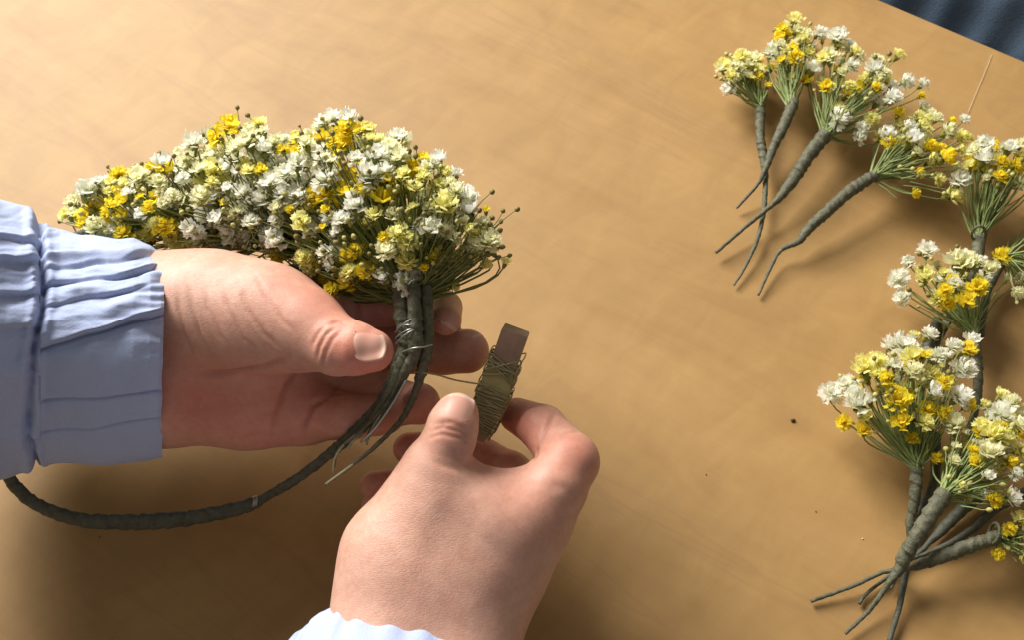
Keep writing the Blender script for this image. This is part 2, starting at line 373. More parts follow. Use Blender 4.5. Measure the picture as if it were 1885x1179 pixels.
def build_hand(spec, h=0.65):
    palm = [(nd(*a), nd(*b)) for a, b in spec['palm']]
    fing = [[nd(*q) for q in ch] for ch in spec['fingers']]
    kp, kw, kf, kt = spec.get('k', (12., 7., 1.6, 0.9))
    def f(p):
        A = None
        for (a, ra), (b, rb) in palm:
            d = seg(p, a, b, ra, rb); A = d if A is None else smin(A, d, kp)
        tot = A; ch_d = []
        for ch in fing:
            d = None
            for (a, ra), (b, rb) in zip(ch, ch[1:]):
                e = seg(p, a, b, ra, rb); d = e if d is None else smin(d, e, kf)
            ch_d.append((seg(p, ch[0][0], ch[1][0], ch[0][1], ch[1][1]), d))
        pr = ch_d[0][0]
        for a, _ in ch_d[1:]: pr = smin(pr, a, 1.2)
        tot = smin(tot, pr, kw)
        for _, d in ch_d: tot = smin(tot, d, kt)
        for (c, r, dep) in spec.get('dents', []):
            tot = smin(tot, tot, 0.001)
        return tot
    pts = [q for s in palm for q in s]+[q for ch in fing for q in ch]
    lo = np.min([p-r-6 for p, r in pts], 0); hi = np.max([p+r+6 for p, r in pts], 0)
    P, Q, G = sdf_mesh(f, lo, hi, h)
    # which way quads face
    fn = np.cross(P[Q[:, 1]]-P[Q[:, 0]], P[Q[:, 2]]-P[Q[:, 0]])
    if (fn*G[Q[:, 0]]).sum() < 0: Q = Q[:, ::-1]
    bvh = BVHTree.FromPolygons([tuple(x) for x in P], [tuple(int(k) for k in q) for q in Q])
    cam_mm = CAM*1e3
    def cast(px, py):
        d = (V(px, py, 400)*1e3-cam_mm).normalized()
        hit = bvh.ray_cast(cam_mm, d)
        return None if hit[0] is None else np.array(hit[0])
    cr = np.zeros(len(P)); wrk = np.zeros(len(P)); flush = np.full(len(P), 0.12); disp = np.zeros(len(P))
    for line, dep, wid, stain in spec.get('creases', []):
        pl = []
        for (x0, y0), (x1, y1) in zip(line, line[1:]):
            for k in range(14):
                t = k/14; q = cast(x0+(x1-x0)*t, y0+(y1-y0)*t)
                if q is not None: pl.append(q)
        if len(pl) < 3: continue
        pl = np.array(pl); lo_, hi_ = pl.min(0)-6*wid, pl.max(0)+6*wid
        s = np.where(((P > lo_) & (P < hi_)).all(1))[0]
        if not len(s): continue
        dd = np.sqrt(((P[s][:, None, :]-pl[None])**2).sum(-1)); j = dd.argmin(1); dm = dd.min(1)
        end = np.minimum(j, len(pl)-1-j)/(len(pl)*0.22); tap = np.clip(end, 0.15, 1)
        gq = np.exp(-(dm/wid)**2)*tap
        disp[s] -= dep*gq; disp[s] += dep*0.18*np.exp(-((dm-2.1*wid)/(wid*1.2))**2)*tap
        cr[s] = np.maximum(cr[s], gq*stain)
    for (px, py, r, amt, which) in spec.get('spots', []):
        q = cast(px, py)
        if q is None: continue
        g = np.exp(-(((P-q)**2).sum(1))/(r*r))*amt
        if which == 'r': flush = flush+g
        elif which == 'w': wrk = wrk+g
        elif which == 'b': disp = disp+g
    for (c, r, amt) in spec.get('flush', []):
        cc, _ = nd(c[0], c[1], 1, c[2]); flush = flush+np.exp(-(((P-cc)**2).sum(1))/(r*r))*amt
    # knuckly unevenness
    w = P/9.0
    disp += 0.12*(np.sin(w[:, 0]*1.7+np.sin(w[:, 1]*1.3)*1.5)*np.sin(w[:, 2]*1.9+w[:, 1]*0.7))
    P2 = P+G*disp[:, None]
    P2 = np.concatenate([P2]) 
    me = fast_mesh('hand', P2*1e-3, Q, M_SKIN)
    pattr(me, 'flush', np.clip(flush, 0, 1)); pattr(me, 'crease', np.clip(cr, 0, 1)); pattr(me, 'wrinkle', np.clip(wrk, 0, 1))
    o = obj('hand', me, person)
    bvh2 = BVHTree.FromPolygons([tuple(x) for x in P2], [tuple(int(k) for k in q) for q in Q])
    return o, bvh2
def nail(hand, bvh, c, tipdir, normal, width, length, lift=0.45):
    """c: nail centre (m), tipdir towards the fingertip, normal out of the nail; mm sizes; laid on the hand's surface"""
    nrm = Vector(normal).normalized(); u = Vector(tipdir); u = (u-nrm*u.dot(nrm)).normalized(); w = nrm.cross(u)
    c = Vector(c)*1e3; nu, nw = 16, 15; v = []; fr = []
    # radius of transverse curvature: flatter than the finger
    for i in range(nu+1):
        a = -1+2*i/nu
        half = (1-abs(a)**6)**(1/3) if a < 0 else (1-abs(a)**5)**(1/3)
        half = max(half, 0.0)
        for j in range(nw+1):
            bq = -1+2*j/nw
            # cap rounds the base and the free edge a little
            kq = 0.85 if a < 0 else 0.62; uu = a*length/2*(1-kq+kq*math.sqrt(1-bq*bq/2)); ww = bq*width/2*(1-kq+kq*math.sqrt(1-a*a/2))
            o = c+u*uu+w*ww+nrm*14
            hit = bvh.ray_cast(o, -nrm, 40)
            p = hit[0] if hit[0] is not None else o-nrm*17
            dep = (p-c).dot(nrm); p = p+nrm*max(0, -2.6-dep)
            e = (1-bq**4)
            fe = min(1, max(0, (a-0.55)/0.25)); lf = lift*(-1.3*(1-fe)+0.1*fe+(2.3-1.4*fe)*e)*(1-max(0, -a)**4*1.5)
            v.append((p, lf, a, bq))
    # smooth: blend with the centre-line height for a clean plate
    pts = []; free = []
    for (p, lf, a, bq) in v:
        pts.append((p+nrm*lf)*1e-3); free.append(min(1, max(0, (a-0.66)/0.14))+min(1, max(0, (-a-0.62)/0.2))*0.35)
    P = np.array([x[:] for x in pts]).reshape(nu+1, nw+1, 3)
    for _ in range(4):
        Pn = P.copy(); Pn[1:-1, 1:-1] = 0.5*P[1:-1, 1:-1]+0.125*(P[:-2, 1:-1]+P[2:, 1:-1]+P[1:-1, :-2]+P[1:-1, 2:]); P = Pn
    vs = [tuple(x) for x in P.reshape(-1, 3)]; n = len(vs)
    und = [tuple(Vector(x)-nrm*0.0007) for x in vs]
    q = []
    for i in range(nu):
        for j in range(nw):
            a = i*(nw+1)+j; b2 = a+1; c2 = b2+nw+1; d2 = a+nw+1
            q.append((a, d2, c2, b2)); q.append((n+a, n+b2, n+c2, n+d2))
    rim = [j for j in range(nw+1)]+[i*(nw+1)+nw for i in range(1, nu+1)]+[nu*(nw+1)+j for j in range(nw-1, -1, -1)]+[i*(nw+1) for i in range(nu-1, 0, -1)]
    for a, b2 in zip(rim, rim[1:]+rim[:1]): q.append((a, b2, n+b2, n+a))
    me = mesh_from('fingernail', vs+und, q, M_NAIL); pattr(me, 'free', free+free)
    return link(bpy.data.objects.new('fingernail', me), hand)

LH = dict(
 palm=[((60, 600, 98, 370), (300, 575, 100, 374)), ((60, 700, 100, 372), (300, 716, 96, 380)),
       ((300, 572, 94, 374), (400, 575, 100, 370)), ((400, 575, 100, 370), (500, 588, 89, 362)), ((500, 588, 86, 362), (562, 607, 67, 355)),
       ((300, 718, 92, 380), (460, 738, 78, 382)), ((460, 738, 78, 382), (560, 760, 54, 384)),
       ((320, 650, 110, 382), (580, 640, 62, 396)), ((420, 660, 90, 384), (590, 705, 58, 392)), ((420, 590, 90, 384), (560, 560, 64, 394))],
 fingers=[[(562, 607, 64, 355), (622, 637, 55, 347), (655, 643, 49, 344), (685, 647, 40, 343)],
          [(563, 550, 62, 393), (668, 556, 49, 396), (790, 558, 36, 392), (818, 566, 31, 380), (821, 590, 29, 369)],
          [(580, 640, 60, 396), (705, 642, 47, 398), (820, 646, 44, 390), (861, 648, 40, 381)],
          [(590, 705, 56, 392), (682, 722, 44, 386), (738, 742, 41, 378), (771, 744, 39, 370)],
          [(560, 760, 52, 382), (640, 768, 42, 374), (690, 766, 36, 372), (712, 768, 32, 374)]],
 creases=[([(583, 668), (588, 640), (600, 617), (622, 600)], 0.5, 0.65, 0.6), ([(592, 680), (600, 650), (613, 625), (634, 606)], 0.32, 0.65, 0.45), ([(604, 598), (622, 592), (640, 596)], 0.5, .8, .5),
          ([(575, 640), (584, 618), (600, 600)], 0.4, 0.7, 0.3),
          ([(342, 691), (421, 687), (490, 676), (540, 655)], 1.0, 1.3, 0.8), ([(560, 668), (528, 712), (510, 760), (500, 808)], 0.7, 1.0, 0.9),
          ([(612, 727), (575, 748), (560, 780), (557, 810)], 0.8, 1.0, 0.9), ([(629, 702), (612, 727), (640, 726)], 0.5, 0.9, 0.7),
          ([(660, 540), (658, 565), (662, 600)], 0.6, 0.9, 0.8), ([(720, 700), (700, 712), (690, 740)], .3, .8, .4),
          ([(440, 520), (456, 570), (486, 615), (525, 650)], 0.40, 0.8, 0.45), ([(405, 525), (420, 570), (450, 625), (490, 660)], 0.36, 0.8, 0.40),
          ([(372, 520), (384, 570), (408, 620), (440, 660)], 0.36, 0.8, 0.40), ([(345, 515), (354, 565), (370, 620), (398, 668)], 0.36, 0.8, 0.40),
          ([(325, 520), (330, 570), (342, 620), (360, 672)], 0.36, 0.8, 0.40), ([(468, 500), (490, 545), (520, 590), (545, 615)], 0.30, 0.8, 0.35)],
 spots=[(698, 660, 9, 0.75, 'r'), (660, 672, 9, 0.35, 'r'), (612, 632, 8, 0.28, 'r'), (505, 540, 12, 0.15, 'r'), (610, 625, 6, 0.15, 'w'), (612, 612, 9, 0.5, 'w'), (400, 590, 22, 0.6, 'w'), (330, 560, 16, 0.6, 'w'), (470, 560, 16, 0.4, 'w'),
        (400, 760, 28, 0.35, 'r'), (530, 760, 22, 0.38, 'r'), (650, 740, 16, 0.4, 'r'), (784, 745, 9, 0.6, 'r'), (820, 600, 6, 0.55, 'r'), (880, 655, 8, 0.5, 'r'), (700, 570, 18, 0.55, 'r'), (620, 560, 16, .5, 'r'), (300, 720, 20, .25, 'r'), (375, 745, 9, .3, 'r')])
hand_l, bv_l = build_hand(LH)
nail(hand_l, bv_l, V(678, 632, 336), V(720, 632, 338)-V(655, 636, 338), B_*0.80+U_*0.62-R_*0.05, 10.0, 10.5, 0.35)
nail(hand_l, bv_l, V(836, 588, 366), V(825, 618, 362)-V(836, 560, 368), R_*0.85+B_*0.45-U_*0.1, 7.0, 7.5, 0.25)
nail(hand_l, bv_l, V(866, 614, 380), V(895, 618, 376)-V(850, 613, 380), U_*0.97+B_*0.15+R_*0.2, 8.5, 8.5, .3)

RH = dict(
 palm=[((695, 1420, 106, 312), (725, 1130, 99, 342)), ((725, 1130, 99, 342), (732, 1020, 88, 346)), ((732, 1020, 88, 346), (792, 915, 68, 346)),
       ((800, 1420, 106, 316), (855, 1130, 104, 346)), ((850, 1130, 98, 346), (918, 1015, 90, 350)), ((918, 1015, 90, 350), (972, 952, 74, 350)),
       ((795, 1050, 118, 346), (862, 965, 92, 348)), ((808, 935, 70, 347), (868, 952, 64, 348)), ((880, 1030, 95, 362), (930, 960, 62, 374)), ((800, 1050, 95, 366), (850, 985, 58, 384))],
 fingers=[[(792, 915, 68, 346), (804, 862, 60, 344), (827, 808, 48, 342), (834, 782, 46, 342), (841, 763, 39, 343)],
          [(972, 952, 74, 350), (1020, 898, 60, 349), (1050, 850, 53, 352), (1000, 790, 43, 366), (952, 766, 33, 376)],
          [(935, 955, 58, 376), (938, 875, 42, 380), (890, 845, 36, 386), (805, 828, 33, 392), (752, 826, 29, 391)],
          [(880, 985, 55, 380), (850, 915, 40, 390), (770, 893, 32, 393), (688, 894, 26, 388)],
          [(830, 1010, 52, 382), (800, 950, 36, 390), (745, 925, 30, 393), (690, 930, 25, 390)]],
 flush=[((890, 845, 388), 13, .6), ((762, 827, 392), 11, .75), ((700, 897, 388), 9, .6)],
 creases=[([(788, 797), (815, 788), (850, 797), (870, 812)], 0.36, 0.65, 0.5), ([(780, 810), (812, 800), (850, 808), (872, 826)], 0.26, 0.6, 0.4), ([(795, 782), (830, 779), (868, 797)], .35, .7, .3),
          ([(790, 845), (815, 858), (845, 866), (862, 880)], 0.3, 1.1, 0.15),
          ([(985, 950), (940, 1020), (880, 1100), (845, 1160)], -0.22, 4.5, 0.0), ([(800, 900), (775, 980), (750, 1090)], -0.2, 4.0, 0.0), ([(880, 915), (872, 965), (850, 1030)], 0.2, 4.5, 0.0),
          ([(1022, 760), (1006, 790), (990, 824)], 0.6, 0.9, 0.6), ([(1030, 800), (1060, 795), (1085, 800)], 0.35, 0.9, 0.3), ([(1010, 892), (1040, 900), (1070, 930)], 0.30, 1.4, 0.2),
          ([(900, 838), (915, 842), (928, 850)], 0.4, 0.8, 0.5), ([(985, 850), (990, 835), (992, 822)], .5, 1.0, .5)],
 spots=[(838, 735, 7, 0.30, 'r'), (930, 765, 11, 0.75, 'r'), (975, 800, 11, 0.5, 'r'), (1060, 830, 11, 0.55, 'r'), (826, 805, 8, 0.28, 'r'), (975, 940, 12, 0.2, 'r'), (840, 1000, 30, 0.10, 'r'), (930, 890, 9, 0.12, 'r'),
        (690, 990, 20, 0.9, 'w'), (700, 1080, 20, 0.8, 'w'), (720, 930, 16, 0.7, 'w'), (800, 890, 10, 0.6, 'w'), (900, 1080, 20, .25, 'w'), (1060, 830, 8, .4, 'w'), (975, 940, 12, 1.3, 'b'), (800, 1010, 16, -0.8, 'b')])
hand_r, bv_r = build_hand(RH)
nail(hand_r, bv_r, V(843, 748, 337), V(850, 722, 338)-V(838, 785, 336), B_*0.82+U_*0.57, 10.4, 10.5, 0.2)

# ------------------------------------------------------------------ sleeves
def sleeve(stations, folds, nse, ns, nth, hem_amp, axis_dir, name='sleeve', seams=()):
    """stations: (axis px point, half height px, depth c, half depth mm). folds: callable(s01, v, front) -> mm outwards"""
    st = np.array(stations, float); ts = np.linspace(0, 1, len(st))
    v = []; t_ = np.linspace(0, 1, ns)
    for i, t in enumerate(t_):
        row = [np.interp(t, ts, st[:, k]) for k in range(st.shape[1])]
        px, py, hh, c, hd = row
        
        hm = hh*c/F_PX*1e-3
        for j in range(nth):
            th = 2*math.pi*j/nth
            vv = -math.cos(th)                    # -1 upper edge .. +1 lower edge
            g = folds(t, vv, math.sin(th), px)*1e-3
            ca, sa = math.cos(th), math.sin(th)
            r1 = hm+g; r2 = hd*1e-3+g
            sk = 1-0.42*ss(vv, -0.15, 1.0) if sa > 0 else 1.0
            yy = py-r1*ca/(c*1e-3)*F_PX; dx = (3.0*mnoise.noise(Vector((yy*0.028, 1, 3)))+1.6*mnoise.noise(Vector((yy*0.1, 1, 6))))*ss(px, 235, 295)+(2.4*math.sin((yy-460)/400*3.14159*1.7+0.6))*ss(px, 200, 300)
            v.append(V(px+dx, yy, c-1e3*r2*sk*math.copysign(abs(sa)**0.9, sa)))
    f = []
    for i in range(ns-1):
        for j in range(nth):
            a = i*nth+j; b2 = i*nth+(j+1) % nth
            f.append((a, a+nth, b2+nth, b2))
    me = fast_mesh(name, np.array([x[:] for x in v]), f, M_BLUE)
    return me
def ss(x, a, b):
    x = min(1, max(0, (x-a)/(b-a))); return x*x*(3-2*x)
# left sleeve: (px, py, half height px, c, half depth mm)
SL = [(-330, 610, 330, 318, 46), (-200, 622, 292, 345, 45), (-60, 628, 272, 366, 43.5), (10, 627, 258, 375, 42), (60, 628, 240, 378, 40), (82, 634, 222, 378, 37.5), (110, 640, 214, 378, 37.5), (150, 645, 211, 378, 37),
      (200, 647, 209, 378, 36.5), (245, 650, 204, 378, 35.5), (275, 654, 196, 378, 34), (294, 658, 187, 378, 32), (300, 657, 186, 378, 30.5), (296, 655, 176, 378, 28.0), (270, 652, 172, 378, 27.5), (240, 650, 172, 378, 27.5)]
LF = [  # overlapping pleats: y at px 75, y at px 300, step mm, width px, side (+1 edge drops below)
    (500, 470, 1.5, 26, 1), (530, 496, 1.7, 26, 1), (570, 520, 1.5, 30, 1), (640, 574, 3.6, 60, 1), (737, 716, 2.6, 80, 1), (792, 768, 1.9, 45, 1)]
LR = [(455, 452, 2.6, 10), (478, 468, 2.0, 8), (512, 484, 2.2, 11), (556, 506, 1.6, 14), (600, 545, 1.4, 14)]
RLF = [(440, 1.8, 18), (478, 2.2, 22), (540, 2.0, 26), (600, 2.6, 30), (690, 1.2, 50), (800, 1.6, 60)]
def fold_l(t, vv, front, px):
    half = np.interp(px, [x[0] for x in SL[:13]], [x[2] for x in SL[:13]]); mid = np.interp(px, [x[0] for x in SL[:13]], [x[1] for x in SL[:13]])
    y = mid+half*vv; g = 0.0
    if front < -0.2: y = y+40*front
    w = 7*mnoise.noise(Vector((px*0.018, y*0.012, 3.1+front*0.4)))
    y += w
    if px > 74:
        u = (px-75)/225.0
        for y0, y1, a, wd, sd in LF:
            yf = y0+(y1-y0)*u; d = yf-y
            a *= max(0.15, 0.75+1.1*mnoise.noise(Vector((u*2.6, y0*.05, 4)))) if y0 < 630 else 1
            if d > -3: g += a*math.exp(-max(0, d)/wd)*(ss(d, -3, 1.5))*(0.55+0.45*u)
            elif d > -22: g -= 0.4*a*(1-(-d)/22)*0.8
            g -= 1.3*math.exp(-((d+4)/3.2)**2)*min(1, a/2)
        for y0, y1, a, wd in LR:
            yf = y0+(y1-y0)*u; g += a*math.exp(-((y-yf)/wd)**2)*max(0, 0.5+1.3*mnoise.noise(Vector((u*2.2, y0*.07, 9))))
        g += 0.75*ss(u, 0.72, 1.0)*math.sin(y*0.27+2.6*math.sin(y*0.045)+1.5*math.sin(y*.021))*ss(640-y, -60, 90)*(0.5+0.5*mnoise.noise(Vector((y*.03, 2, 5))))
        g += 0.22*ss(u, 0.85, 1)*math.sin(y*0.19+2*math.sin(y*.03))
    else:
        u = (75-px)/75.0
        for y0, a, wd in RLF:
            yf = y0+u*(-10+y0*0.02); d = yf-y
            if d > -4: g += a*math.exp(-max(0, d)/wd)*ss(d, -4, 2)
            elif d > -25: g -= 0.5*a*(1+d/25)
        g += 2.6*math.exp(-max(0, u-0.1)*1.0)*math.sin(y*0.055+1.0)*ss(u, 0, 0.5)*0.6
    sx = 76+6*math.sin(y*0.013)-20*ss(y, 540, 660)+18*ss(y, 790, 870)
    g -= (2.6+1.2*mnoise.noise(Vector((y*.03, 1, 8))))*math.exp(-((px-sx)/5.0)**2)
    g -= 0.8*math.exp(-((px-sx)/11)**2)*(1+math.sin(y*0.11+2*math.sin(y*.03)))
    g += 0.9*math.exp(-((px-sx-14)/9)**2)*(1+.6*mnoise.noise(Vector((y*.04, 3, 1))))+1.2*math.exp(-((px-sx+16)/11)**2)
    g += 0.7*mnoise.noise(Vector((px*0.022, y*0.026, 1.7)))+0.10*mnoise.noise(Vector((px*0.05, y*0.08, 7)))*ss(620-y, -30, 60)
    g += 0.75*mnoise.noise(Vector((px*0.016, y*0.075, 2.2)))*ss(660-y, -20, 120)+0.22*mnoise.noise(Vector((px*0.05, y*0.16, 6)))*ss(640-y, -20, 120)
    g += 0.9*mnoise.noise(Vector((px*0.03, y*0.13, 12)))*math.exp(-abs(px-sx)/22)
    if vv < -0.75: g *= 1-0.8*ss(px, 235, 296)*ss(-vv, 0.75, 0.95)
    if t > 0.80: g *= max(0.0, 1-(t-0.80)/0.12)
    return g
me = sleeve(SL, fold_l, 0, 290, 600, 0, U_); sl = obj('sleeve', me, person); tag(sl, 'left sleeve with a gathered elastic cuff')
# right sleeve, only its hem shows
SR = [(690, 1420, 250, 362, 46), (705, 1330, 215, 360, 42), (712, 1270, 190, 359, 39), (716, 1235, 172, 359, 37), (718, 1222, 160, 359, 35), (717, 1228, 150, 359, 33), (712, 1260, 145, 359, 32)]
axr = (V(735, 1420, 360)-V(690, 1100, 355)); axr.normalize()
def sleeve_r():
    # tube about an axis that runs up the picture; its rim leans down to the right as in the photograph
    st = [(0.0, 1.00), (0.25, 1.0), (0.5, 0.99), (0.75, 0.97), (0.90, 0.95), (0.97, 0.91), (1.0, 0.86), (0.985, 0.80), (0.9, 0.78)]
    n, nth, v = 60, 300, []
    top = V(750, 1238, 346); bot = V(690, 1520, 285); ax = top-bot
    lean = (V(931, 1275, 352)-V(560, 1160, 352)); axn = ax.normalized(); lean = (lean-axn*lean.dot(axn)).normalized(); b3 = lean.cross(ax).normalized()
    if b3.dot(B_) < 0: b3 = -b3
    for i in range(n):
        t = i/(n-1)*(len(st)-1); k = min(int(t), len(st)-2); fr = t-k
        s = st[k][0]*(1-fr)+st[k+1][0]*fr; rr = st[k][1]*(1-fr)+st[k+1][1]*fr
        for j in range(nth):
            a = 2*math.pi*j/nth; ca, sa = math.cos(a), math.sin(a)
            g = 0.0011*ss(s, 0.4, 0.98)*(math.sin(a*19+3*math.sin(a*3))+0.7*math.sin(a*31+1.3+2*math.sin(a*5)))*(0.6+0.6*mnoise.noise(Vector((ca*4, sa*4, 2))))*(0.7 if rr > 0.88 else 0.2)
            g += 0.0012*mnoise.noise(Vector((ca*3, sa*3, s*5)))
            v.append(bot+ax*s+lean*(ca*(0.0400*rr+g))+b3*(sa*(0.0285*rr+g)))
    f = [(i*nth+j, i*nth+(j+1) % nth, (i+1)*nth+(j+1) % nth, (i+1)*nth+j) for i in range(n-1) for j in range(nth)]
    return fast_mesh('sleeve', np.array([x[:] for x in v]), f, M_BLUE)
sr = obj('sleeve', sleeve_r(), person); tag(sr, 'right sleeve hem with small gathers')

# ------------------------------------------------------------------ denim beyond the table's edge
def denim():
    a = MM(Mz(1560, -70, -105)); b2 = MM(Mz(2080, 110, -120)); a2 = MM(Mz(1640, -330, -110)); b3 = MM(Mz(2250, -120, -130))
    def f(p):
        d = smin(seg(p, a, b2, 82, 74), seg(p, a2, b3, 80, 80), 25)
        q = p/22.0
        d = d+2.0*np.sin(q[:, 0]*1.6+q[:, 1]*2.2+1.2*np.sin(q[:, 1]*1.1))*np.sin(q[:, 1]*0.7-q[:, 0]*0.5+q[:, 2])+1.2*np.sin(q[:, 0]*4.1-q[:, 1]*3.2)
        return d*0.8
    P, Q, G = sdf_mesh(f, np.minimum.reduce([a, b2, a2, b3])-95, np.maximum.reduce([a, b2, a2, b3])+95, 3.2, slack=8)
    fn = np.cross(P[Q[:, 1]]-P[Q[:, 0]], P[Q[:, 2]]-P[Q[:, 0]])
    if (fn*G[Q[:, 0]]).sum() < 0: Q = Q[:, ::-1]
    return fast_mesh('denim_trousers', P*1e-3, Q, M_DENIM)
tag(obj('denim_trousers', denim()), 'dark blue denim trousers below the table edge, top right corner', 'trousers')

# ------------------------------------------------------------------ flower meshes
def flower_mesh(name, colour, layers, seed, cup=0.0):
    r = random.Random(seed); v = []; f = []; tip = []; mi = []
    for (n, elev, L, wid) in layers:
        for k in range(n):
            az = 2*math.pi*(k+r.uniform(-.35, .35))/n; el = math.radians(elev+r.uniform(-15, 15)); ln = L*r.uniform(.74, 1.14); w = wid*r.uniform(.8, 1.2)
            curl = r.uniform(-0.30, 0.25)-cup; tw = r.uniform(-.35, .35)
            d = Vector((math.cos(az)*math.cos(el), math.sin(az)*math.cos(el), math.sin(el))); s = Vector((-math.sin(az), math.cos(az), 0)); up = d.cross(s)*-1
            s = (s*math.cos(tw)+up*math.sin(tw)); up = s.cross(d)*1.0
            base = len(v); z0 = Vector((0, 0, 0.10))
            rows = [(0.06, 0.10, 0), (0.45, 0.55, 0.03), (0.80, 1.05, 0.0), (1.0, 0.98, -0.10)]
            for q, (a, b2, cz) in enumerate(rows):
                cc = z0+d*(ln*a)+up*(ln*(cz+curl*a*a))
                rf = up*(0.06*w*r.uniform(-1, 1)) if q > 1 else Vector()
                if q < 3:
                    v += [cc-s*(w*b2*.5)+rf, cc+s*(w*b2*.5)-rf]; tip += [a, a]
                else:
                    v += [cc-s*(w*b2*.5)+rf, cc-d*(ln*r.uniform(.05, .16)), cc+s*(w*b2*.5)-rf]; tip += [1, .9, 1]
            f += [(base, base+1, base+3, base+2), (base+2, base+3, base+5, base+4), (base+4, base+7, base+6), (base+4, base+5, base+7), (base+5, base+8, base+7)]; mi += [0]*5
    # calyx: a cup of five pointed sepals, and a short stalk
    b0 = len(v); n = 10
    for z, rr in ((-0.62, 0.07), (-0.45, 0.22), (-0.16, 0.34), (0.04, 0.40)):
        for k in range(n):
            a = 2*math.pi*k/n; zz = z+(0.16 if (z > 0 and k % 2 == 0) else (-0.10 if z > 0 else 0))
            v.append(Vector((math.cos(a)*rr, math.sin(a)*rr, zz))); tip.append(0)
    for q in range(3):
        for k in range(n):
            a = b0+q*n+k; b2 = b0+q*n+(k+1) % n; f.append((a, b2, b2+n, a+n)); mi.append(1)
    f.append(tuple(b0+k for k in range(n-1, -1, -1))); mi.append(1)
    me = mesh_from(name, v, f, mats=[PET[colour], M_CALYX], midx=mi); pattr(me, 'tip', tip); return me
SHAPES = [[(12, -6, .97, .46), (13, 14, 1.0, .44), (12, 34, .95, .42), (10, 54, .90, .40), (7, 72, .84, .36), (3, 86, .78, .34)],
          [(11, -8, 1.0, .50), (11, 14, .97, .48), (10, 36, .90, .44), (8, 58, .80, .40), (5, 78, .70, .36)],
          [(10, 10, 1.0, .52), (10, 34, .94, .48), (8, 56, .84, .42), (5, 78, .74, .38)],
          [(14, 0, 1.0, .40), (14, 22, .98, .38), (11, 44, .92, .36), (9, 64, .86, .34), (5, 80, .8, .32)],
          [(10, 26, 1.0, .54), (8, 48, .92, .48), (6, 70, .80, .42)]]
FL = {c: [flower_mesh('flower', c, sh, 31*i+ord(c), 0.1 if i in (2, 4) else 0) for i, sh in enumerate(SHAPES)] for c in 'WCPY'}
def bud_mesh(name, mat, seed):
    r = random.Random(seed); v = []; f = []; n = 8
    for z, rr in ((-0.9, 0.14), (-0.62, 0.55), (-0.15, 0.92), (0.3, 0.86), (0.68, 0.55), (0.9, 0.25)):
        for k in range(n):
            a = 2*math.pi*k/n; q = rr*(1+0.07*(1 if k % 2 else -1)+r.uniform(-.05, .05)); v.append((math.cos(a)*q, math.sin(a)*q, z))
    for q in range(5):
        for k in range(n): a = q*n+k; b2 = q*n+(k+1) % n; f.append((a, b2, b2+n, a+n))
    f.append(tuple(range(n-1, -1, -1))); f.append(tuple(5*n+k for k in range(n)))
    return mesh_from(name, v, f, mat)
BUDS = [bud_mesh('bud', M_BUD, 1), bud_mesh('bud', M_BUD2, 2), bud_mesh('bud', M_BUD, 3)]
def place(name, me, pos, face, scale, parent):
    o = bpy.data.objects.new(name, me)
    q = Vector(face).normalized().to_track_quat('Z', 'Y').to_matrix().to_4x4()
    m = Matrix.Translation(pos) @ q @ Matrix.Rotation(random.uniform(0, 6.28), 4, 'Z') @ Matrix.Diagonal((scale, scale, scale*random.uniform(.95, 1.3), 1))
    link(o, parent); o.matrix_basis = m; return o
def rvec(): 
    while True:
        v = Vector((random.uniform(-1, 1), random.uniform(-1, 1), random.uniform(-1, 1)))
        if 0.05 < v.length < 1: return v
def bez(a, b, c, n):
    return [a*((1-t)**2)+b*(2*t*(1-t))+c*(t*t) for t in [i/n for i in range(n+1)]]
def stem_to(mb, tie, pos, face, bow=0.35, r0=0.00042, r1=0.00026, n=6):
    L = (pos-tie).length; b2 = pos-face.normalized()*L*bow
    pts = bez(tie, b2, pos, n); j = [Vector()]+[rvec()*0.0004 for _ in pts[1:-1]]+[Vector()]
    pts = [p+q for p, q in zip(pts, j)]
    mb.tube(pts, [r0+(r1-r0)*i/n for i in range(n+1)], 5, cap=False); return pts

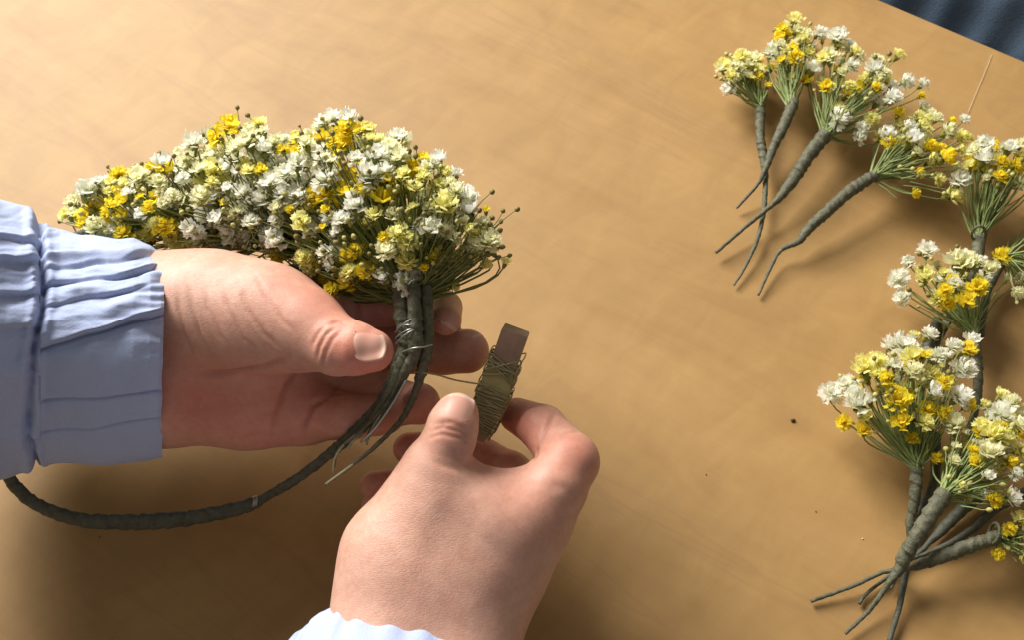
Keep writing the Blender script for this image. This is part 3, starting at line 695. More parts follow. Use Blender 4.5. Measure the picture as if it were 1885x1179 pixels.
# what the photograph shows: blossoms as (px, py, diameter px, colour), buds as (px, py)
CROWN = [(156,352,35,'W'),(119,393,29,'P'),(153,409,25,'Y'),(176,416,32,'C'),(135,390,22,'C'),(205,425,25,'W'),(226,428,29,'Y'),(180,333,22,'W'),(218,320,32,'Y'),(227,339,29,'P'),(227,368,29,'Y'),(205,377,25,'Y'),(202,352,19,'P'),(256,323,35,'C'),(234,353,22,'W'),(294,301,38,'W'),(294,333,32,'C'),(297,314,19,'Y'),(258,361,16,'Y'),(273,381,22,'Y'),(259,396,22,'W'),(301,416,41,'Y'),(285,409,25,'P'),(351,422,38,'W'),(337,457,25,'P'),(355,260,38,'W'),(345,291,35,'C'),(367,311,32,'C'),(336,326,25,'W'),(371,361,35,'C'),(390,333,25,'P'),(396,358,25,'W'),(418,346,25,'W'),(414,373,19,'Y'),(450,352,29,'W'),(399,400,32,'W'),(434,390,25,'C'),(460,406,35,'W'),(456,256,48,'C'),(431,272,32,'C'),(476,225,32,'P'),(485,240,25,'C'),(428,244,19,'Y'),(488,275,32,'W'),(434,317,19,'W'),(480,311,25,'Y'),(456,314,22,'P'),(495,333,41,'W'),(485,365,35,'W'),(523,317,32,'W'),(546,298,35,'W'),(520,275,22,'Y'),(542,279,19,'Y'),(546,358,41,'W'),(520,355,32,'W'),(533,384,19,'Y'),(504,403,19,'W'),(511,381,25,'C'),(555,409,32,'P'),(568,428,25,'W'),(512,409,22,'W'),(507,447,41,'W'),(514,473,29,'Y'),(558,473,29,'P'),(597,463,29,'W'),(597,326,41,'W'),(597,358,29,'Y'),(638,352,29,'Y'),(562,263,32,'C'),(546,250,29,'P'),(612,215,35,'W'),(641,215,32,'W'),(663,237,25,'Y'),(612,260,25,'Y'),(682,253,25,'P'),(606,295,29,'C'),(590,288,29,'W'),(654,291,29,'W'),(660,311,25,'Y'),(679,326,38,'W'),(654,377,41,'W'),(625,403,35,'W'),(619,425,19,'W'),(654,463,22,'Y'),(600,387,19,'Y'),(593,419,19,'Y'),(667,346,25,'Y'),(316,358,25,'C'),(504,260,29,'C'),(523,253,25,'W'),(696,283,46,'W'),(731,248,36,'W'),(721,269,36,'C'),(735,287,32,'C'),(678,319,43,'W'),(710,312,32,'W'),(714,328,36,'Y'),(742,319,32,'P'),(778,290,25,'Y'),(767,312,18,'Y'),(806,290,32,'W'),(785,308,28,'C'),(781,322,28,'P'),(763,344,39,'P'),(840,319,28,'W'),(828,337,28,'C'),(806,337,32,'P'),(863,362,43,'W'),(838,351,28,'C'),(820,376,43,'P'),(863,387,39,'W'),(792,379,28,'C'),(703,365,46,'Y'),(689,394,28,'P'),(724,394,32,'C'),(731,429,36,'P'),(753,440,39,'P'),(792,419,39,'W'),(820,422,28,'C'),(838,436,25,'C'),(888,408,25,'C'),(899,444,36,'C'),(895,387,18,'Y'),(931,483,21,'P'),(895,486,21,'P'),(749,479,36,'P'),(747,518,39,'W'),(781,493,21,'Y'),(835,526,28,'P'),(710,461,36,'C'),(703,511,28,'W'),(671,497,32,'Y'),(642,501,32,'P'),(642,522,36,'Y'),(607,533,36,'Y'),(653,461,25,'Y'),(706,436,25,'Y'),(625,426,18,'W'),(865,422,25,'P'),(874,451,21,'C'),(853,408,21,'C'),(760,379,21,'P')]
CROWN_BUDS = [(765,271),(753,278),(906,353),(952,385),(926,388),(922,408),(920,424),(906,401),(902,413),(924,454),(938,470),(917,474),(781,394),(664,217),(614,493),(646,542),(546,436),(548,445),(619,447),(804,322),(794,303),(437,198),(412,218),(456,212),(392,239),(374,248),(407,255),(199,307),(261,301),(320,287),(130,376),(294,282),(663,218),(628,314),(546,435),(549,446),(479,406),(616,495)]
POSY = {1:[(1332,119,33,'P'),(1365,102,38,'P'),(1346,138,28,'P'),(1342,166,28,'W'),(1387,107,33,'C'),(1396,140,24,'Y'),(1420,123,24,'Y'),(1327,126,24,'C'),(1413,157,19,'Y'),(1375,119,28,'C'),(1382,142,19,'P'),(1356,123,24,'C')],
 2:[(1463,36,33,'P'),(1439,50,26,'Y'),(1422,93,33,'W'),(1437,81,24,'C'),(1460,85,24,'Y'),(1465,104,31,'Y'),(1439,109,21,'Y'),(1484,62,28,'C'),(1496,126,43,'W'),(1479,71,24,'P'),(1460,142,21,'P'),(1489,95,24,'P')],
 3:[(1510,59,26,'W'),(1541,64,40,'W'),(1527,102,38,'C'),(1570,119,28,'W'),(1612,107,33,'C'),(1608,128,38,'W'),(1612,159,26,'Y'),(1548,216,40,'W'),(1646,178,36,'W'),(1522,157,28,'Y'),(1591,233,24,'W'),(1584,252,28,'W'),(1669,150,33,'W'),(1700,154,28,'W'),(1517,104,28,'P'),(1696,176,19,'Y'),(1565,157,24,'P'),(1631,131,21,'C')],
 4:[(1634,245,40,'W'),(1639,261,28,'Y'),(1655,207,26,'Y'),(1677,256,38,'W'),(1669,233,28,'W'),(1715,268,28,'Y'),(1741,290,47,'Y'),(1748,242,38,'C'),(1776,218,21,'W'),(1774,252,28,'P'),(1726,216,28,'C'),(1688,356,21,'Y'),(1755,359,43,'P'),(1717,290,24,'P'),(1731,328,26,'P'),(1698,228,24,'P')],
 5:[(1809,266,43,'W'),(1812,290,38,'W'),(1857,271,38,'W'),(1845,297,28,'Y'),(1843,321,33,'Y'),(1874,302,28,'Y'),(1878,266,28,'C'),(1793,275,28,'C'),(1833,375,17,'Y'),(1878,285,24,'P'),(1769,330,38,'W'),(1897,304,33,'P'),(1907,271,33,'W'),(1783,304,24,'P'),(1902,342,28,'C')],
 7:[(1708,457,39,'W'),(1672,484,32,'W'),(1653,513,45,'W'),(1660,546,32,'W'),(1701,507,45,'P'),(1740,533,31,'Y'),(1743,558,32,'Y'),(1779,552,42,'Y'),(1766,481,64,'C'),(1798,526,39,'Y'),(1843,472,39,'Y'),(1821,494,39,'C'),(1756,520,26,'W'),(1724,549,32,'P'),(1788,478,39,'C'),(1811,517,26,'P')],
 8:[(1666,632,58,'W'),(1711,616,39,'W'),(1782,642,39,'Y'),(1788,626,39,'W'),(1756,639,35,'W'),(1730,655,32,'W'),(1531,723,45,'W'),(1557,707,45,'W'),(1579,745,52,'W'),(1592,678,48,'P'),(1615,665,45,'P'),(1631,697,35,'Y'),(1653,736,48,'Y'),(1660,777,48,'Y'),(1553,777,31,'Y'),(1589,793,32,'Y'),(1598,768,26,'P'),(1679,658,48,'P'),(1682,684,45,'C'),(1718,723,35,'W'),(1708,755,39,'Y'),(1705,777,35,'P'),(1740,703,39,'Y'),(1714,690,32,'P'),(1737,761,32,'Y'),(1679,806,29,'Y'),(1776,678,52,'W'),(1769,729,45,'W'),(1782,745,32,'Y'),(1698,655,29,'Y'),(1644,636,39,'W'),(1573,723,32,'W'),(1650,674,35,'W'),(1615,690,29,'P')],
 9:[(1756,781,48,'C'),(1821,832,55,'C'),(1795,851,32,'Y'),(1846,761,52,'W'),(1827,800,48,'P'),(1862,742,45,'C'),(1846,806,45,'P'),(1872,874,26,'W'),(1724,845,29,'Y'),(1862,919,48,'W'),(1832,922,29,'Y'),(1879,781,39,'C'),(1769,896,23,'P'),(1817,877,26,'W'),(1808,781,32,'P'),(1885,832,39,'P'),(1898,864,39,'C'),(1904,781,39,'W')],
 10:[(1859,974,26,'Y'),(1840,1022,23,'Y'),(1879,954,32,'P'),(1904,974,39,'W'),(1924,1000,39,'C'),(1936,961,39,'P'),(1917,1032,32,'Y')],
 6:[(1875,539,29,'C'),(1915,470,40,'W'),(1930,520,36,'Y'),(1950,440,38,'P'),(1960,490,40,'W'),(1925,420,34,'Y')]}

# ------------------------------------------------------------------ the flower crown in the left hand
crown = empty('flower_wreath', V(300, 960, 384))
tag(crown, 'half finished flower wreath, a taped hoop crowded with blossoms, held in both hands', 'flower wreath')
hoop_px = [(770, 560, 362, 20), (748, 620, 361, 16), (736, 668, 361, 13), (700, 745, 362, 11), (652, 797, 366, 10), (612, 832, 371, 9), (550, 880, 377, 8.5), (500, 910, 381, 8), (480, 921, 382.5, 8), (468, 927, 383, 11.5), (430, 939, 384.5, 13), (370, 951, 385.5, 14), (310, 959, 387, 15.5), (230, 962, 388, 15), (150, 958, 388, 13.5), (80, 936, 388, 13), (35, 904, 387, 13), (0, 850, 386, 12.5),
           (-40, 740, 390, 12), (-30, 600, 396, 12), (60, 480, 402, 12), (200, 420, 404, 12), (360, 385, 400, 12), (520, 400, 388, 14), (660, 470, 372, 16), (770, 560, 362, 18)]
pts, rad = spline([V(a, b2, c) for a, b2, c, r in hoop_px], 0.0006, [r*c/F_PX*1e-3 for a, b2, c, r in hoop_px])
k0 = 0
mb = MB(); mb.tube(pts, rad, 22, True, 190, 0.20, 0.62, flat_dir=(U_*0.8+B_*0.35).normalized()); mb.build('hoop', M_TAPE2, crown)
mb = MB()   # shiny wire knot where the tape ends
for k in range(3):
    c0 = V(466+k*3, 927-k*1.5, 380.6); mb.tube([c0+U_*0.0021*math.cos(a)+(R_*0.8+B_*0.6)*0.0007*math.sin(a*1.3)+B_*0.0012*math.sin(a) for a in [i*0.5-0.6 for i in range(7)]], 0.00022, 6)
mb.build('binding_wire', M_WIRE2, crown)
# bound stems in front of the hoop
def taped(root, px, mat=None, ridge=0.26, twist=230, n=24, step=0.0005, zmode=False):
    P = [(Mz if zmode else V)(a, b2, c) for a, b2, c, r in px]
    R = [r*depth_of(p)/F_PX for (a, b2, c, r), p in zip(px, P)]
    pts, rad = spline(P, step, R); mb = MB(); mb.tube(pts, rad, n, True, twist, ridge); return mb.build('wrapped_stem', mat or M_TAPE, root)
taped(crown, [(738, 530, 357, 15), (740, 570, 356, 14.5), (746, 612, 355, 14), (749, 640, 355, 13), (737, 682, 356, 10.5), (717, 722, 357, 8), (690, 765, 360, 6), (660, 800, 364, 4.5), (624, 826, 368, 3), (615, 860, 368, 2), (613, 872, 368, 1.5)])
taped(crown, [(762, 522, 353, 11), (763, 565, 351.5, 11.5), (764, 605, 351, 13), (765, 635, 351.5, 13.5), (758, 664, 353, 9.5), (728, 715, 357, 8), (700, 768, 360, 5.5), (682, 795, 362, 4), (675, 815, 362, 2.2)])
taped(crown, [(784, 525, 355, 9.5), (786, 570, 354, 10), (787, 615, 354, 10.5), (784, 655, 355, 11), (774, 692, 356, 9), (765, 722, 357, 6), (745, 765, 358, 5), (720, 795, 358, 4), (685, 828, 358, 3.5), (650, 856, 358, 3.2), (598, 894, 357, 2.2)], ridge=0.3, twist=260)
taped(crown, [(750, 640, 360, 12), (716, 725, 360, 8), (672, 785, 364, 8), (640, 815, 368, 5), (632, 822, 369, 2)])
taped(crown, [(752, 655, 357, 11), (735, 712, 357, 7), (706, 755, 358, 5), (688, 782, 359, 3), (684, 798, 359, 2)])
for pl in ([(742, 690), (712, 742), (668, 792), (634, 820)], [(748, 700), (722, 745), (690, 790), (664, 815)]):
    mb = MB(); mb.tube(spline([V(a, b2, 354+i*1.8) for i, (a, b2) in enumerate(pl)]), 0.00045, 6); mb.build('stem_wire', M_WIRE2 if pl[0][0] > 745 else M_TAPE, crown)
for pl in ([(655, 800, 362), (628, 826, 362), (616, 848, 362), (613, 872, 362)], [(712, 742, 357), (696, 772, 358), (680, 800, 359), (675, 820, 360)], [(668, 795, 361), (648, 815, 361), (640, 828, 361)], [(650, 856, 356.6), (625, 874, 356.4), (600, 892, 356.2)]):
    mb = MB(); mb.tube(spline([V(*q) for q in pl], .001), [0.00042-0.00016*i/40 for i in range(len(spline([V(*q) for q in pl], .001)))], 6); mb.build('stem_wire', M_PALEWIRE, crown)
# windings of binding wire round the bundle
mb = MB()
def wind(y0, y1, x0, x1, cc, bulge=1.0):
    mb.tube(spline([V(x0-2, y0+3, cc+5), V(x0, y0, cc+1), V(x0*0.75+x1*0.25, y0*0.72+y1*0.28-2, cc-3.2), V((x0+x1)/2, (y0+y1)/2-2, cc-4.4), V(x0*0.25+x1*0.75, y0*0.28+y1*0.72, cc-3.4), V(x1, y1, cc), V(x1+2, y1+2, cc+5)], 0.0006), 0.00027, 7)
wind(611, 574, 730, 775, 353.4); wind(622, 597, 730, 777, 353.2); wind(632, 596, 731, 776, 352.6); wind(602, 600, 733, 776, 353); wind(650, 636, 740, 794, 352.4)
mb.build('binding_wire', M_WIRE2, crown)

AX = [(-10, 470, 400), (120, 440, 400), (250, 405, 399), (380, 385, 396), (500, 400, 388), (600, 430, 378), (680, 460, 371), (760, 470, 366), (880, 455, 364), (980, 450, 364)]
ax_p = np.array(AX, float)
OUT = [(100, 400), (120, 375), (160, 325), (210, 308), (265, 300), (330, 262), (410, 225), (470, 215), (520, 240), (580, 215), (630, 205), (670, 222), (740, 245), (800, 285), (850, 322), (880, 365), (915, 410), (935, 465), (905, 490), (850, 505), (830, 530), (745, 535), (690, 535), (600, 540), (510, 480), (330, 470), (150, 440)]
def in_poly(x, y, P):
    r = False
    for (x0, y0), (x1, y1) in zip(P, P[1:]+P[:1]):
        if (y0 > y) != (y1 > y) and x < (x1-x0)*(y-y0)/(y1-y0)+x0: r = not r
    return r
def edge_dist(x, y, P):
    m = 1e9
    for (x0, y0), (x1, y1) in zip(P, P[1:]+P[:1]):
        dx, dy = x1-x0, y1-y0; t = max(0, min(1, ((x-x0)*dx+(y-y0)*dy)/(dx*dx+dy*dy))); m = min(m, math.hypot(x-x0-dx*t, y-y0-dy*t))
    return m
def axis_c(x): return float(np.interp(x, ax_p[:, 0], ax_p[:, 2]))
TIES = [(762, 545, 360), (640, 478, 372), (520, 440, 384), (400, 425, 392), (270, 440, 396)]
def tie_for(x, y):
    if x > 575 or (x > 480 and y > 430): k = 0
    elif x > 440: k = 1
    elif x > 320: k = 2
    elif x > 210: k = 3
    else: k = 4
    return V(*TIES[k])
st_mb = MB(); n_fl = 0; placed = []
def near_col(x, y): return min(CROWN, key=lambda q: (q[0]-x)**2+(q[1]-y)**2+random.uniform(0, 500))[3]
def crown_flower(px, py, dia, col, side=1, jit=2.0):
    e = edge_dist(px, py, OUT) if in_poly(px, py, OUT) else 0
    half = 95.0; s = min(1, e/half); dome = math.sqrt(max(0, 1-(1-s)**2))
    c = axis_c(px)-side*dome*(24 if side > 0 else 22)+random.uniform(-jit, jit)
    if py > 500 and side > 0: c = min(c, 364)
    p = V(px, py, c); tie = tie_for(px, py)
    outw = (p-tie).normalized()
    q = V(px, py, c); mid = V(float(np.interp(px, ax_p[:, 0], ax_p[:, 0])), float(np.interp(px, ax_p[:, 0], ax_p[:, 1])), axis_c(px))
    face = outw*0.35+(p-mid).normalized()*0.42+U_*0.50+B_*0.22+rvec()*0.40
    r = dia*c/F_PX*1e-3*0.5*random.uniform(1.12, 1.42)
    me = random.choice(FL[col]) if dia > 24 else FL[col][random.choice((2, 4))]
    place('flower', me, p-face.normalized()*r*0.35, face, r, crown)
    stem_to(st_mb, tie+rvec()*0.0035, p-face.normalized()*r*0.9, face, 0.32)
    placed.append(p)
for px, py, dia, col in CROWN: crown_flower(px, py, dia, col); n_fl += 1
# blossoms in the second layer and on the far side
tries = 0; pos2 = []
while n_fl < 292 and tries < 6000:
    tries += 1
    x, y = random.uniform(110, 935), random.uniform(205, 545)
    if not in_poly(x, y, OUT) or (y > 470 and x < 520): continue
    back = len(pos2) % 2 == 1
    if any((x-a)**2+(y-b2)**2 < 26**2 and bk == back for a, b2, bk in pos2): continue
    pos2.append((x, y, back))
    col = near_col(x, y)
    e = edge_dist(x, y, OUT)
    if e < 12: continue
    if back: crown_flower(x, y, random.uniform(28, 40), col, -1, 4)
    else:
        e = min(1, e/95); dome = math.sqrt(1-(1-e)**2)
        c = axis_c(x)-dome*24+random.uniform(6, 14); p = V(x, y, c); tie = tie_for(x, y)
        face = (p-tie).normalized()*0.5+B_*0.5+U_*0.2+rvec()*0.5; r = random.uniform(30, 42)*c/F_PX*1e-3*0.5*1.25
        place('flower', random.choice(FL[col]), p, face, r, crown); stem_to(st_mb, tie+rvec()*0.003, p-face.normalized()*r, face, 0.3)
    n_fl += 1
def add_bud(mb, root, p, tie, size, which, face=None):
    d = face or ((p-tie).normalized()+rvec()*0.5); place('bud', BUDS[which], p, d, size, root)
    stem_to(mb, tie.lerp(p, 0.45)+rvec()*0.002, p-d.normalized()*size*0.9, d, 0.3, 0.00026, 0.00016, 4)
for px, py in CROWN_BUDS:
    e = edge_dist(px, py, OUT) if in_poly(px, py, OUT) else 0
    s = min(1, e/95); c = axis_c(px)-math.sqrt(max(0, 1-(1-s)**2))*29
    add_bud(st_mb, crown, V(px, py, c), tie_for(px, py), random.uniform(.00085, .0011), 1)
nb = 0
while nb < 258:
    x, y = random.uniform(110, 940), random.uniform(200, 540)
    if not in_poly(x, y, OUT) or (y > 470 and x < 520): continue
    e = min(1, edge_dist(x, y, OUT)/95); c = axis_c(x)-math.sqrt(max(0, 1-(1-e)**2))*27+random.uniform(-2, 3.5)
    tie = tie_for(x, y); p = V(x, y, c)
    add_bud(st_mb, crown, p, tie, random.uniform(.0006, .00105), random.choice((1, 1, 0, 2))); nb += 1
# bare stems that fill each fan near its binding point
for k, (tx, ty, tc) in enumerate(TIES):
    for q in range(80 if k == 0 else 50):
        if k == 0: a = math.radians(random.uniform(-5, 175)); L = random.uniform(90, 200)
        else: a = math.radians(random.uniform(60, 200)); L = random.uniform(80, 190)
        x, y = tx+L*math.cos(a), ty-L*math.sin(a)*0.9
        if not in_poly(x, y, OUT): continue
        e = min(1, edge_dist(x, y, OUT)/95); c = axis_c(x)-math.sqrt(max(0, 1-(1-e)**2))*random.uniform(0, 22)
        p = V(x, y, c); tie = V(tx, ty, tc); stem_to(st_mb, tie+rvec()*0.004, p, (p-tie), 0.3, 0.00045, 0.00028)
# blossoms past the three hundred that show largest: one joined part, deep inside the mass
class Joined:
    def __init__(s): s.v = []; s.f = []; s.t = []; s.m = []; s.n = 0
    def add(s, me, mat, slot0):
        co = np.empty(len(me.vertices)*3, np.float32); me.vertices.foreach_get('co', co); co = co.reshape(-1, 3)
        M = np.array(mat); s.v.append(co@M[:3, :3].T+M[:3, 3]); tp = np.empty(len(co), np.float32); me.attributes['tip'].data.foreach_get('value', tp); s.t.append(tp)
        for p in me.polygons: s.f.append([i+s.n for i in p.vertices]); s.m.append(slot0 if p.material_index == 0 else 4)
        s.n += len(co)
J = Joined(); kk = 0
while kk < 330:
    x, y = random.uniform(110, 930), random.uniform(205, 540)
    if not in_poly(x, y, OUT) or (y > 470 and x < 520): continue
    e = edge_dist(x, y, OUT)
    if e < 16: continue
    c = axis_c(x)-math.sqrt(1-(1-min(1, e/95))**2)*random.uniform(-18, 19); p = V(x, y, c); col = near_col(x, y)
    face = U_*.5+B_*.5+rvec()*.7; r = random.uniform(26, 40)*c/F_PX*1e-3*0.58
    q = face.normalized().to_track_quat('Z', 'Y').to_matrix().to_4x4()
    J.add(random.choice(FL[col]), Matrix.Translation(p)@q@Matrix.Diagonal((r, r, r, 1)), 'WCPY'.index(col)); kk += 1
    stem_to(st_mb, tie_for(x, y)+rvec()*.003, p-face.normalized()*r, face, .3)
me = mesh_from('inner_blossoms', np.concatenate(J.v), J.f, mats=[PET[q] for q in 'WCPY']+[M_CALYX], midx=J.m); pattr(me, 'tip', np.concatenate(J.t))
tag(obj('inner_blossoms', me, crown), kind='stuff')
tag(st_mb.build('thin_stems', M_STEM, crown), kind='stuff')

# ------------------------------------------------------------------ the stick wound with binding wire
spool = empty('wire_spool', V(905, 720, 372)); tag(spool, 'short brown wooden stick wound with dark green binding wire, held by the right hand', 'wire spool')
top, bot = V(950, 608, 359), V(880, 808, 371); ax = (bot-top).normalized()
w1 = (V(973, 616, 360)-V(947, 599, 356)); w1 = (w1-ax*w1.dot(ax)).normalized(); w2 = ax.cross(w1).normalized()
if w2.dot(B_) < 0: w2 = -w2
def prism(a, b2, hw, hd, bev, sc_t=((0, 0.93), (0.02, 1), (0.98, 1), (1, .93))):
    prof = []
    for sx, sy in ((1, 1), (-1, 1), (-1, -1), (1, -1)):
        q = [(sx*hw-sx*bev, sy*hd), (sx*hw, sy*hd-sy*bev)]
        prof += q if (sx*sy) < 0 else q
    ang = sorted(prof, key=lambda q: math.atan2(q[1]/hd, q[0]/hw)); v = []; f = []; n = len(ang)
    for t, sc in sc_t:
        for q in ang: v.append(a.lerp(b2, t)+w1*q[0]*sc+w2*q[1]*sc)
    m = len(sc_t)-1
    for r in range(m):
        for k in range(n): f.append((r*n+k, r*n+(k+1) % n, (r+1)*n+(k+1) % n, (r+1)*n+k))
    f.append(tuple(range(n-1, -1, -1))); f.append(tuple(m*n+k for k in range(n))); return v, f
rot = 0.62
w1, w2 = (w1*math.cos(rot)+w2*math.sin(rot)), (w2*math.cos(rot)-w1*math.sin(rot))
hw, hd = 0.0044, 0.0034
v, f = prism(top, bot, hw, hd, 0.0003, ((0, .95), (.015, 1), (.6, 1), (.8, .85), (.98, .60), (1, .56))); obj('stick', mesh_from('stick', v, f, M_STICK, False), spool)
L = (bot-top).length
v, f = prism(top+ax*L*0.33, bot-ax*L*0.06, hw+.0004, hd+.0004, 0.0006, ((0, 1.02), (.1, 1.08), (.3, 1.10), (.45, 1.08), (.75, .92), (1, .66))); obj('paper_wrap', mesh_from('paper_wrap', v, f, M_PAPER, False), spool)
WS = lambda t: float(np.interp(t, [0, .3, .42, .6, .8, 1], [1, 1.02, 1.12, 1.08, .92, .62]))
def loop_pts(s0, s1, off, tl):
    """one turn of wire round the stick"""
    c = [(hw+off, hd+off), (-hw-off, hd+off), (-hw-off, -hd-off), (hw+off, -hd-off)]; out = []
    for k in range(5):
        s = s0+(s1-s0)*k/4; a = [q*WS(s) for q in c[k % 4]]; out.append(top+ax*(L*s+tl*a[0])+w1*a[0]+w2*a[1])
    den = []
    for a, b2 in zip(out, out[1:]):
        for t in (0.04, 0.35, 0.65, 0.96): den.append(a.lerp(b2, t)+((a+b2)*0.5-(top+ax*((a+b2)*0.5-top).dot(ax))).normalized()*0.00025*math.sin(t*3.14))
    return den
mb = MB(); s = 0.55
turns = [(0.50+0.0118*k+random.uniform(-.004, .004), random.uniform(0.0006, 0.0010), random.uniform(-.25, .25)+0.15) for k in range(38)] + \
        [(0.27+0.0085*k+random.uniform(-.008, .008), random.uniform(0.0005, 0.0010), random.uniform(-.75, .75)) for k in range(11)]
pts = []
for s0, off, tl in turns[:38]: pts += loop_pts(s0, s0+0.007, off, tl)
mb.tube(pts, 0.00020, 5)
mb.build('wire_winding', M_WIRE, spool)
pts = []; mb = MB()
for s0, off, tl in turns[38:]: pts += loop_pts(s0, s0+0.01, off, tl)
mb.tube(pts, 0.00024, 5); mb.build('wire_winding', M_WIRE, spool)
mb = MB(); mb.tube(spline([V(752, 684, 356), V(785, 688, 354), V(808, 692, 356), V(835, 700, 358), V(868, 706, 359.5), V(900, 711, 361), V(922, 722, 362.5)], 0.0012), 0.00030, 6)
mb.build('running_wire', M_WIRE, spool)
mb = MB(); mb.tube(spline([bot+ax*.0002-w1*.002+w2*.003, V(893, 800, 368), V(905, 790, 366), V(914, 776, 365)], 0.0012), 0.00025, 6); mb.build('loose_wire_end', M_WIRE, spool)

# ------------------------------------------------------------------ the small posies lying on the table
GROUP = 'small flower posies lying on the table'
# number: label, tie (px, py, z mm), dome (z low, z high), stem path (px, py, z mm, r px)
PD = {
 1: ('posy of pale yellow blossoms at the top left end of the row', (1401, 199, 11), (5, 20), [(1400, 192, 11, 12), (1399, 247, 10, 11), (1406, 294, 8, 10), (1409, 332, 7, 6.5), (1405, 394, 6, 5.5), (1392, 446, 5, 5), (1370, 494, 3, 3.5), (1351, 525, 2, 2.2)]),
 2: ('posy with a few yellow blossoms behind one big white one, second from the top left', (1455, 195, 16), (9, 26), [(1462, 185, 16, 13), (1444, 228, 15, 13), (1422, 275, 12, 10), (1410, 309, 11, 7), (1394, 340, 8, 4), (1356, 383, 3, 3)]),
 3: ('loose mostly white posy with a round white blossom beside its binding', (1519, 248, 15), (8, 30), [(1519, 248, 15, 17), (1489, 285, 15, 16), (1465, 323, 13, 15), (1441, 356, 11, 11), (1420, 378, 10, 6), (1374, 416, 7, 4.5), (1318, 465, 4, 4)]),
 4: ('posy on a long thick stem with a lone yellow blossom drooping under it', (1608, 324, 15), (6, 28), [(1610, 322, 15, 14), (1565, 351, 15, 14.5), (1527, 385, 13, 14), (1489, 420, 10, 12), (1470, 444, 8, 8), (1437, 461, 6, 4.5), (1418, 494, 4, 4), (1396, 543, 2, 3)]),
 5: ('upright posy whose binding shows a pale wire loop, right edge of the photo', (1800, 440, 12), (9, 32), [(1803, 436, 12, 15), (1797, 475, 11, 14), (1775, 540, 8, 12), (1745, 590, 6, 10), (1722, 640, 5, 7), (1700, 700, 3, 4)]),
 6: ('posy mostly cut off by the right edge, green stems spreading below the looped posy', (1848, 470, 12), (8, 20), [(1850, 468, 12, 12), (1835, 500, 10, 11), (1815, 545, 8, 9), (1806, 620, 5, 7)]),
 7: ('airy cream and yellow posy lying in the middle of the right side', (1792, 618, 14), (8, 26), [(1792, 612, 14, 13), (1798, 660, 12, 12), (1800, 720, 9, 11), (1790, 780, 6, 8), (1770, 840, 4, 5)]),
 8: ('wide dense posy of white and deep yellow blossoms above the crossed stems', (1688, 862, 15), (7, 32), [(1685, 852, 15, 15), (1686, 893, 13, 15), (1682, 930, 10, 13), (1675, 965, 7, 10), (1672, 1010, 4, 6), (1640, 1085, 3, 3)]),
 9: ('posy on the thickest pale stem, crossing over the others at lower right', (1737, 912, 21), (10, 34), [(1740, 908, 22, 19), (1715, 945, 21, 20), (1690, 985, 19, 19), (1668, 1020, 15, 18), (1655, 1050, 12, 14), (1632, 1080, 9, 7), (1600, 1125, 5, 5.5), (1556, 1168, 3, 4)]),
 10: ('posy pointing off the right edge on a bent dark stem at the bottom right', (1838, 990, 16), (6, 24), [(1838, 990, 16, 17), (1795, 1003, 16, 17), (1745, 1022, 13, 16), (1700, 1038, 10, 13), (1668, 1048, 8, 7), (1625, 1055, 6, 5), (1570, 1080, 4, 5), (1493, 1108, 2, 4.5)]),
}
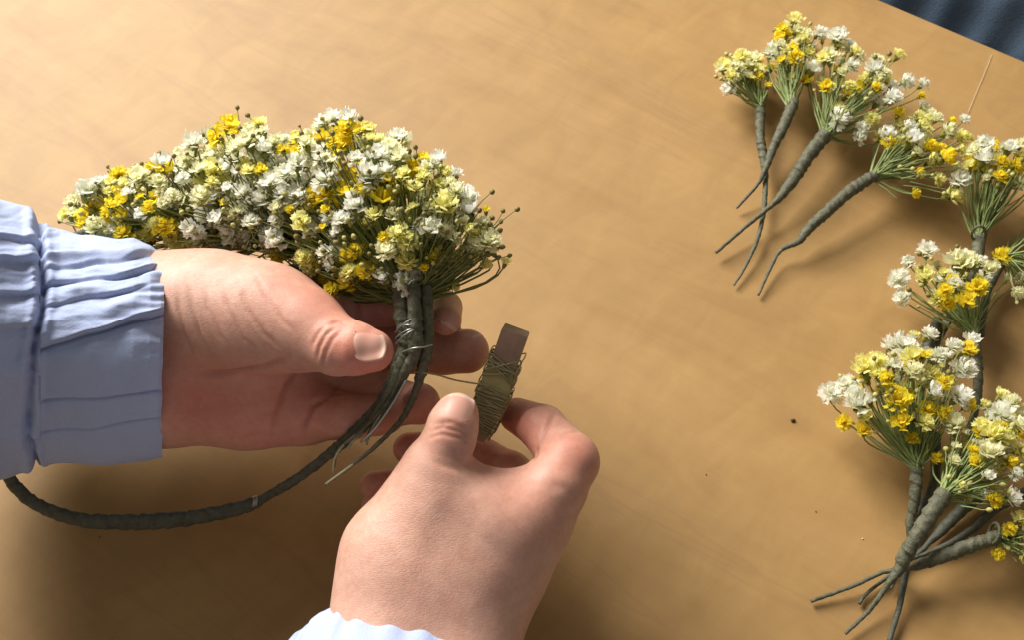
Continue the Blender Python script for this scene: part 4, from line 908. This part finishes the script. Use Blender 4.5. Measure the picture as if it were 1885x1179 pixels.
for k, (label, tie_p, (zl, zh), path) in PD.items():
    L_ = POSY[k]; tx, ty, tz = tie_p; tie = Mz(tx, ty, tz)
    root = empty('flower_posy', Mz(tx, ty, 0)); tag(root, label, 'flower posy', GROUP)
    taped(root, [(a, b2, c, r*.70) for a, b2, c, r in path], M_TAPE, 0.24, 210, 24, 0.0004, True)
    P = np.array([(a, b2) for a, b2, _, _ in L_], float); cen = P.mean(0); cov = np.cov(P.T)+np.eye(2)*150; inv = np.linalg.inv(cov)
    mb = MB(); done = []
    def height(x, y, lift=0.0):
        d = np.array((x, y))-cen; m = math.sqrt(float(d@inv@d))
        z = zl+(zh-zl)*math.sqrt(max(0, 1-min(1, m/2.3)**2))
        return z
    items = [(a, b2, dd, cc, height(a, b2)+random.uniform(-3, 3)) for a, b2, dd, cc in L_]
    ex = {1: 20, 2: 22, 3: 36, 4: 36, 5: 40, 6: 6, 7: 24, 8: 46, 9: 46, 10: 14}[k]
    for _ in range(ex):
        g = rng.multivariate_normal(cen, cov*0.55); z = max(4, height(*g)-random.uniform(2, 14))
        items.append((g[0], g[1], random.uniform(18, 30), random.choices('WCPY', (3, 3, 4, 3))[0], z))
    for x, y, dia, col, z in items:
        p = Mz(x, y, max(z, 4.0)); r = dia*depth_of(p)/F_PX*0.5*random.uniform(0.98, 1.2)
        face = (p-tie).normalized()*0.55+Vector((0, 0, 0.75))+rvec()*0.5-Vector((0, 0.12, 0)) 
        if z < 9: face.z *= 0.5
        place('flower', random.choice(FL[col]) if dia > 20 else FL[col][random.choice((2, 4))], p-face.normalized()*r*.35, face, r, root)
        stem_to(mb, tie+rvec()*0.0022, p-face.normalized()*r*.9, face, 0.22, 0.00042, 0.00028)
    for _ in range({1: 16, 2: 18, 3: 26, 4: 26, 5: 26, 6: 8, 7: 22, 8: 34, 9: 30, 10: 12}[k]):
        g = rng.multivariate_normal(cen, cov*1.15); z = max(5, height(*g)+random.uniform(-4, 5)); p = Mz(g[0], g[1], z)
        # keep the buds on the flower side of the binding
        if (p-tie).dot(Mz(cen[0], cen[1], 12)-tie) < 0 or float((g-cen)@inv@(g-cen)) > 4.4: continue
        add_bud(mb, root, p, tie, random.uniform(.0008, .0013), random.choice((0, 0, 2, 1)))
    for _ in range(26):
        x, y, dia, col, z = random.choice(items); p = tie.lerp(Mz(x, y, max(4, z)), random.uniform(.4, .85))+rvec()*0.006
        if p.z < 0.003: p.z = 0.003
        stem_to(mb, tie+rvec()*0.002, p, p-tie, 0.3, 0.0004, 0.00022)
    tag(mb.build('thin_stems', M_STEM2, root), kind='stuff')
    if k == 5:
        w = MB(); c0 = Mz(1802, 432, 15); u = (Mz(1802, 418, 22)-Mz(1800, 446, 13)).normalized(); s2 = (R_*0.9+B_*0.3).normalized()
        w.tube(spline([c0-u*.004-s2*.0015, c0-s2*.0028+u*0.0005, c0+u*.0048-s2*.0012, c0+u*.0050+s2*.0012, c0+s2*.0026, c0-u*.005+s2*.0008], .0007), 0.0006, 8); w.build('wire_loop', M_TAPE, root)
    if k == 10:
        w = MB(); c0 = Mz(1834, 985, 20)
        w.tube([c0+(U_*math.cos(a)*.9+R_*math.cos(a)*.25)*.0040+B_*math.sin(a)*.0040-B_*.002 for a in [i*.35-.8 for i in range(20)]], .0006, 7); w.build('binding_wire', M_TAPE, root)
# taped stems of posies whose blossoms lie under the others or out of the frame
def bare_stem(label, path):
    P = [Mz(a, b2, c) for a, b2, c, r in path]; pts, rad = spline(P, .0012, [r*depth_of(p)/F_PX for (a, b2, c, r), p in zip(path, P)])
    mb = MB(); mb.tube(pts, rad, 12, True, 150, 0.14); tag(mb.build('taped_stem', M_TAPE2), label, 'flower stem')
bare_stem('thin dark stem in the shade between the two upright posies at lower right', [(1722, 800, 8, 9), (1722, 870, 8, 8), (1712, 905, 7, 7), (1695, 940, 5, 6), (1676, 985, 3, 4)])
bare_stem('dark tapered stem lying behind the thickest stem, above the bent one', [(1800, 915, 7, 11), (1770, 940, 6, 11), (1735, 975, 5, 10), (1710, 1000, 4, 5), (1690, 1020, 3, 4), (1600, 1090, 2, 3), (1582, 1113, 2, 3)])
bare_stem('thinnest dark stem, lowest under the bundle of crossed stems', [(1890, 905, 5, 8), (1830, 940, 4, 8), (1790, 975, 4, 7), (1750, 1000, 4, 5), (1700, 1022, 3, 4), (1672, 1030, 3, 4)])
bare_stem('short stem end pointing straight down to the bottom edge', [(1668, 1040, 8, 8), (1664, 1072, 6, 6), (1655, 1120, 4, 5), (1636, 1185, 2, 4.5)])
bare_stem('dark stem that runs up the right of the wide posy', [(1728, 590, 9, 9), (1712, 620, 9, 9), (1705, 650, 8, 8)])

# ------------------------------------------------------------------ crumbs and fibres on the table
def crumb(label, px, py, r, mat, seed):
    rr = random.Random(seed); v = []; f = []; n = 7; c = Mz(px, py, r*0.55)
    for z, q in ((-.55, .6), (-.1, 1), (.35, .8), (.6, .35)):
        for k in range(n): a = 6.283*k/n; s = r*q*rr.uniform(.75, 1.2)*1e-3; v.append(c+Vector((math.cos(a)*s*1.25, math.sin(a)*s, z*r*1e-3)))
    for q in range(3):
        for k in range(n): a = q*n+k; b2 = q*n+(k+1) % n; f.append((a, b2, b2+n, a+n))
    f.append(tuple(range(n-1, -1, -1))); f.append(tuple(3*n+k for k in range(n)))
    tag(obj('crumb', mesh_from('crumb', v, f, mat)), label, 'crumb')
crumb('dark brown crumb on bare table left of the wide posy', 1460, 775, 0.85, M_DARK, 1)
crumb('tiny dark speck on bare table right of the right hand', 1300, 875, 0.26, M_DARK, 2)
crumb('tiny dark speck above the fanned stem ends at lower right', 1502, 943, 0.26, M_DARK, 3)
crumb('tiny pale speck left of the crossed stems', 1588, 993, 0.3, M_PALE, 4)
crumb('tiny dark speck below the bare hoop', 183, 990, 0.26, M_DARK, 5)
mb = MB(); mb.tube(spline([Mz(1826, 100, .4), Mz(1812, 135, .5), Mz(1795, 175, .5), Mz(1782, 207, .6)], .002), .00009, 5)
tag(mb.build('loose_fibre', M_PALE), 'thin pale loose fibre lying near the table edge at upper right', 'fibre')
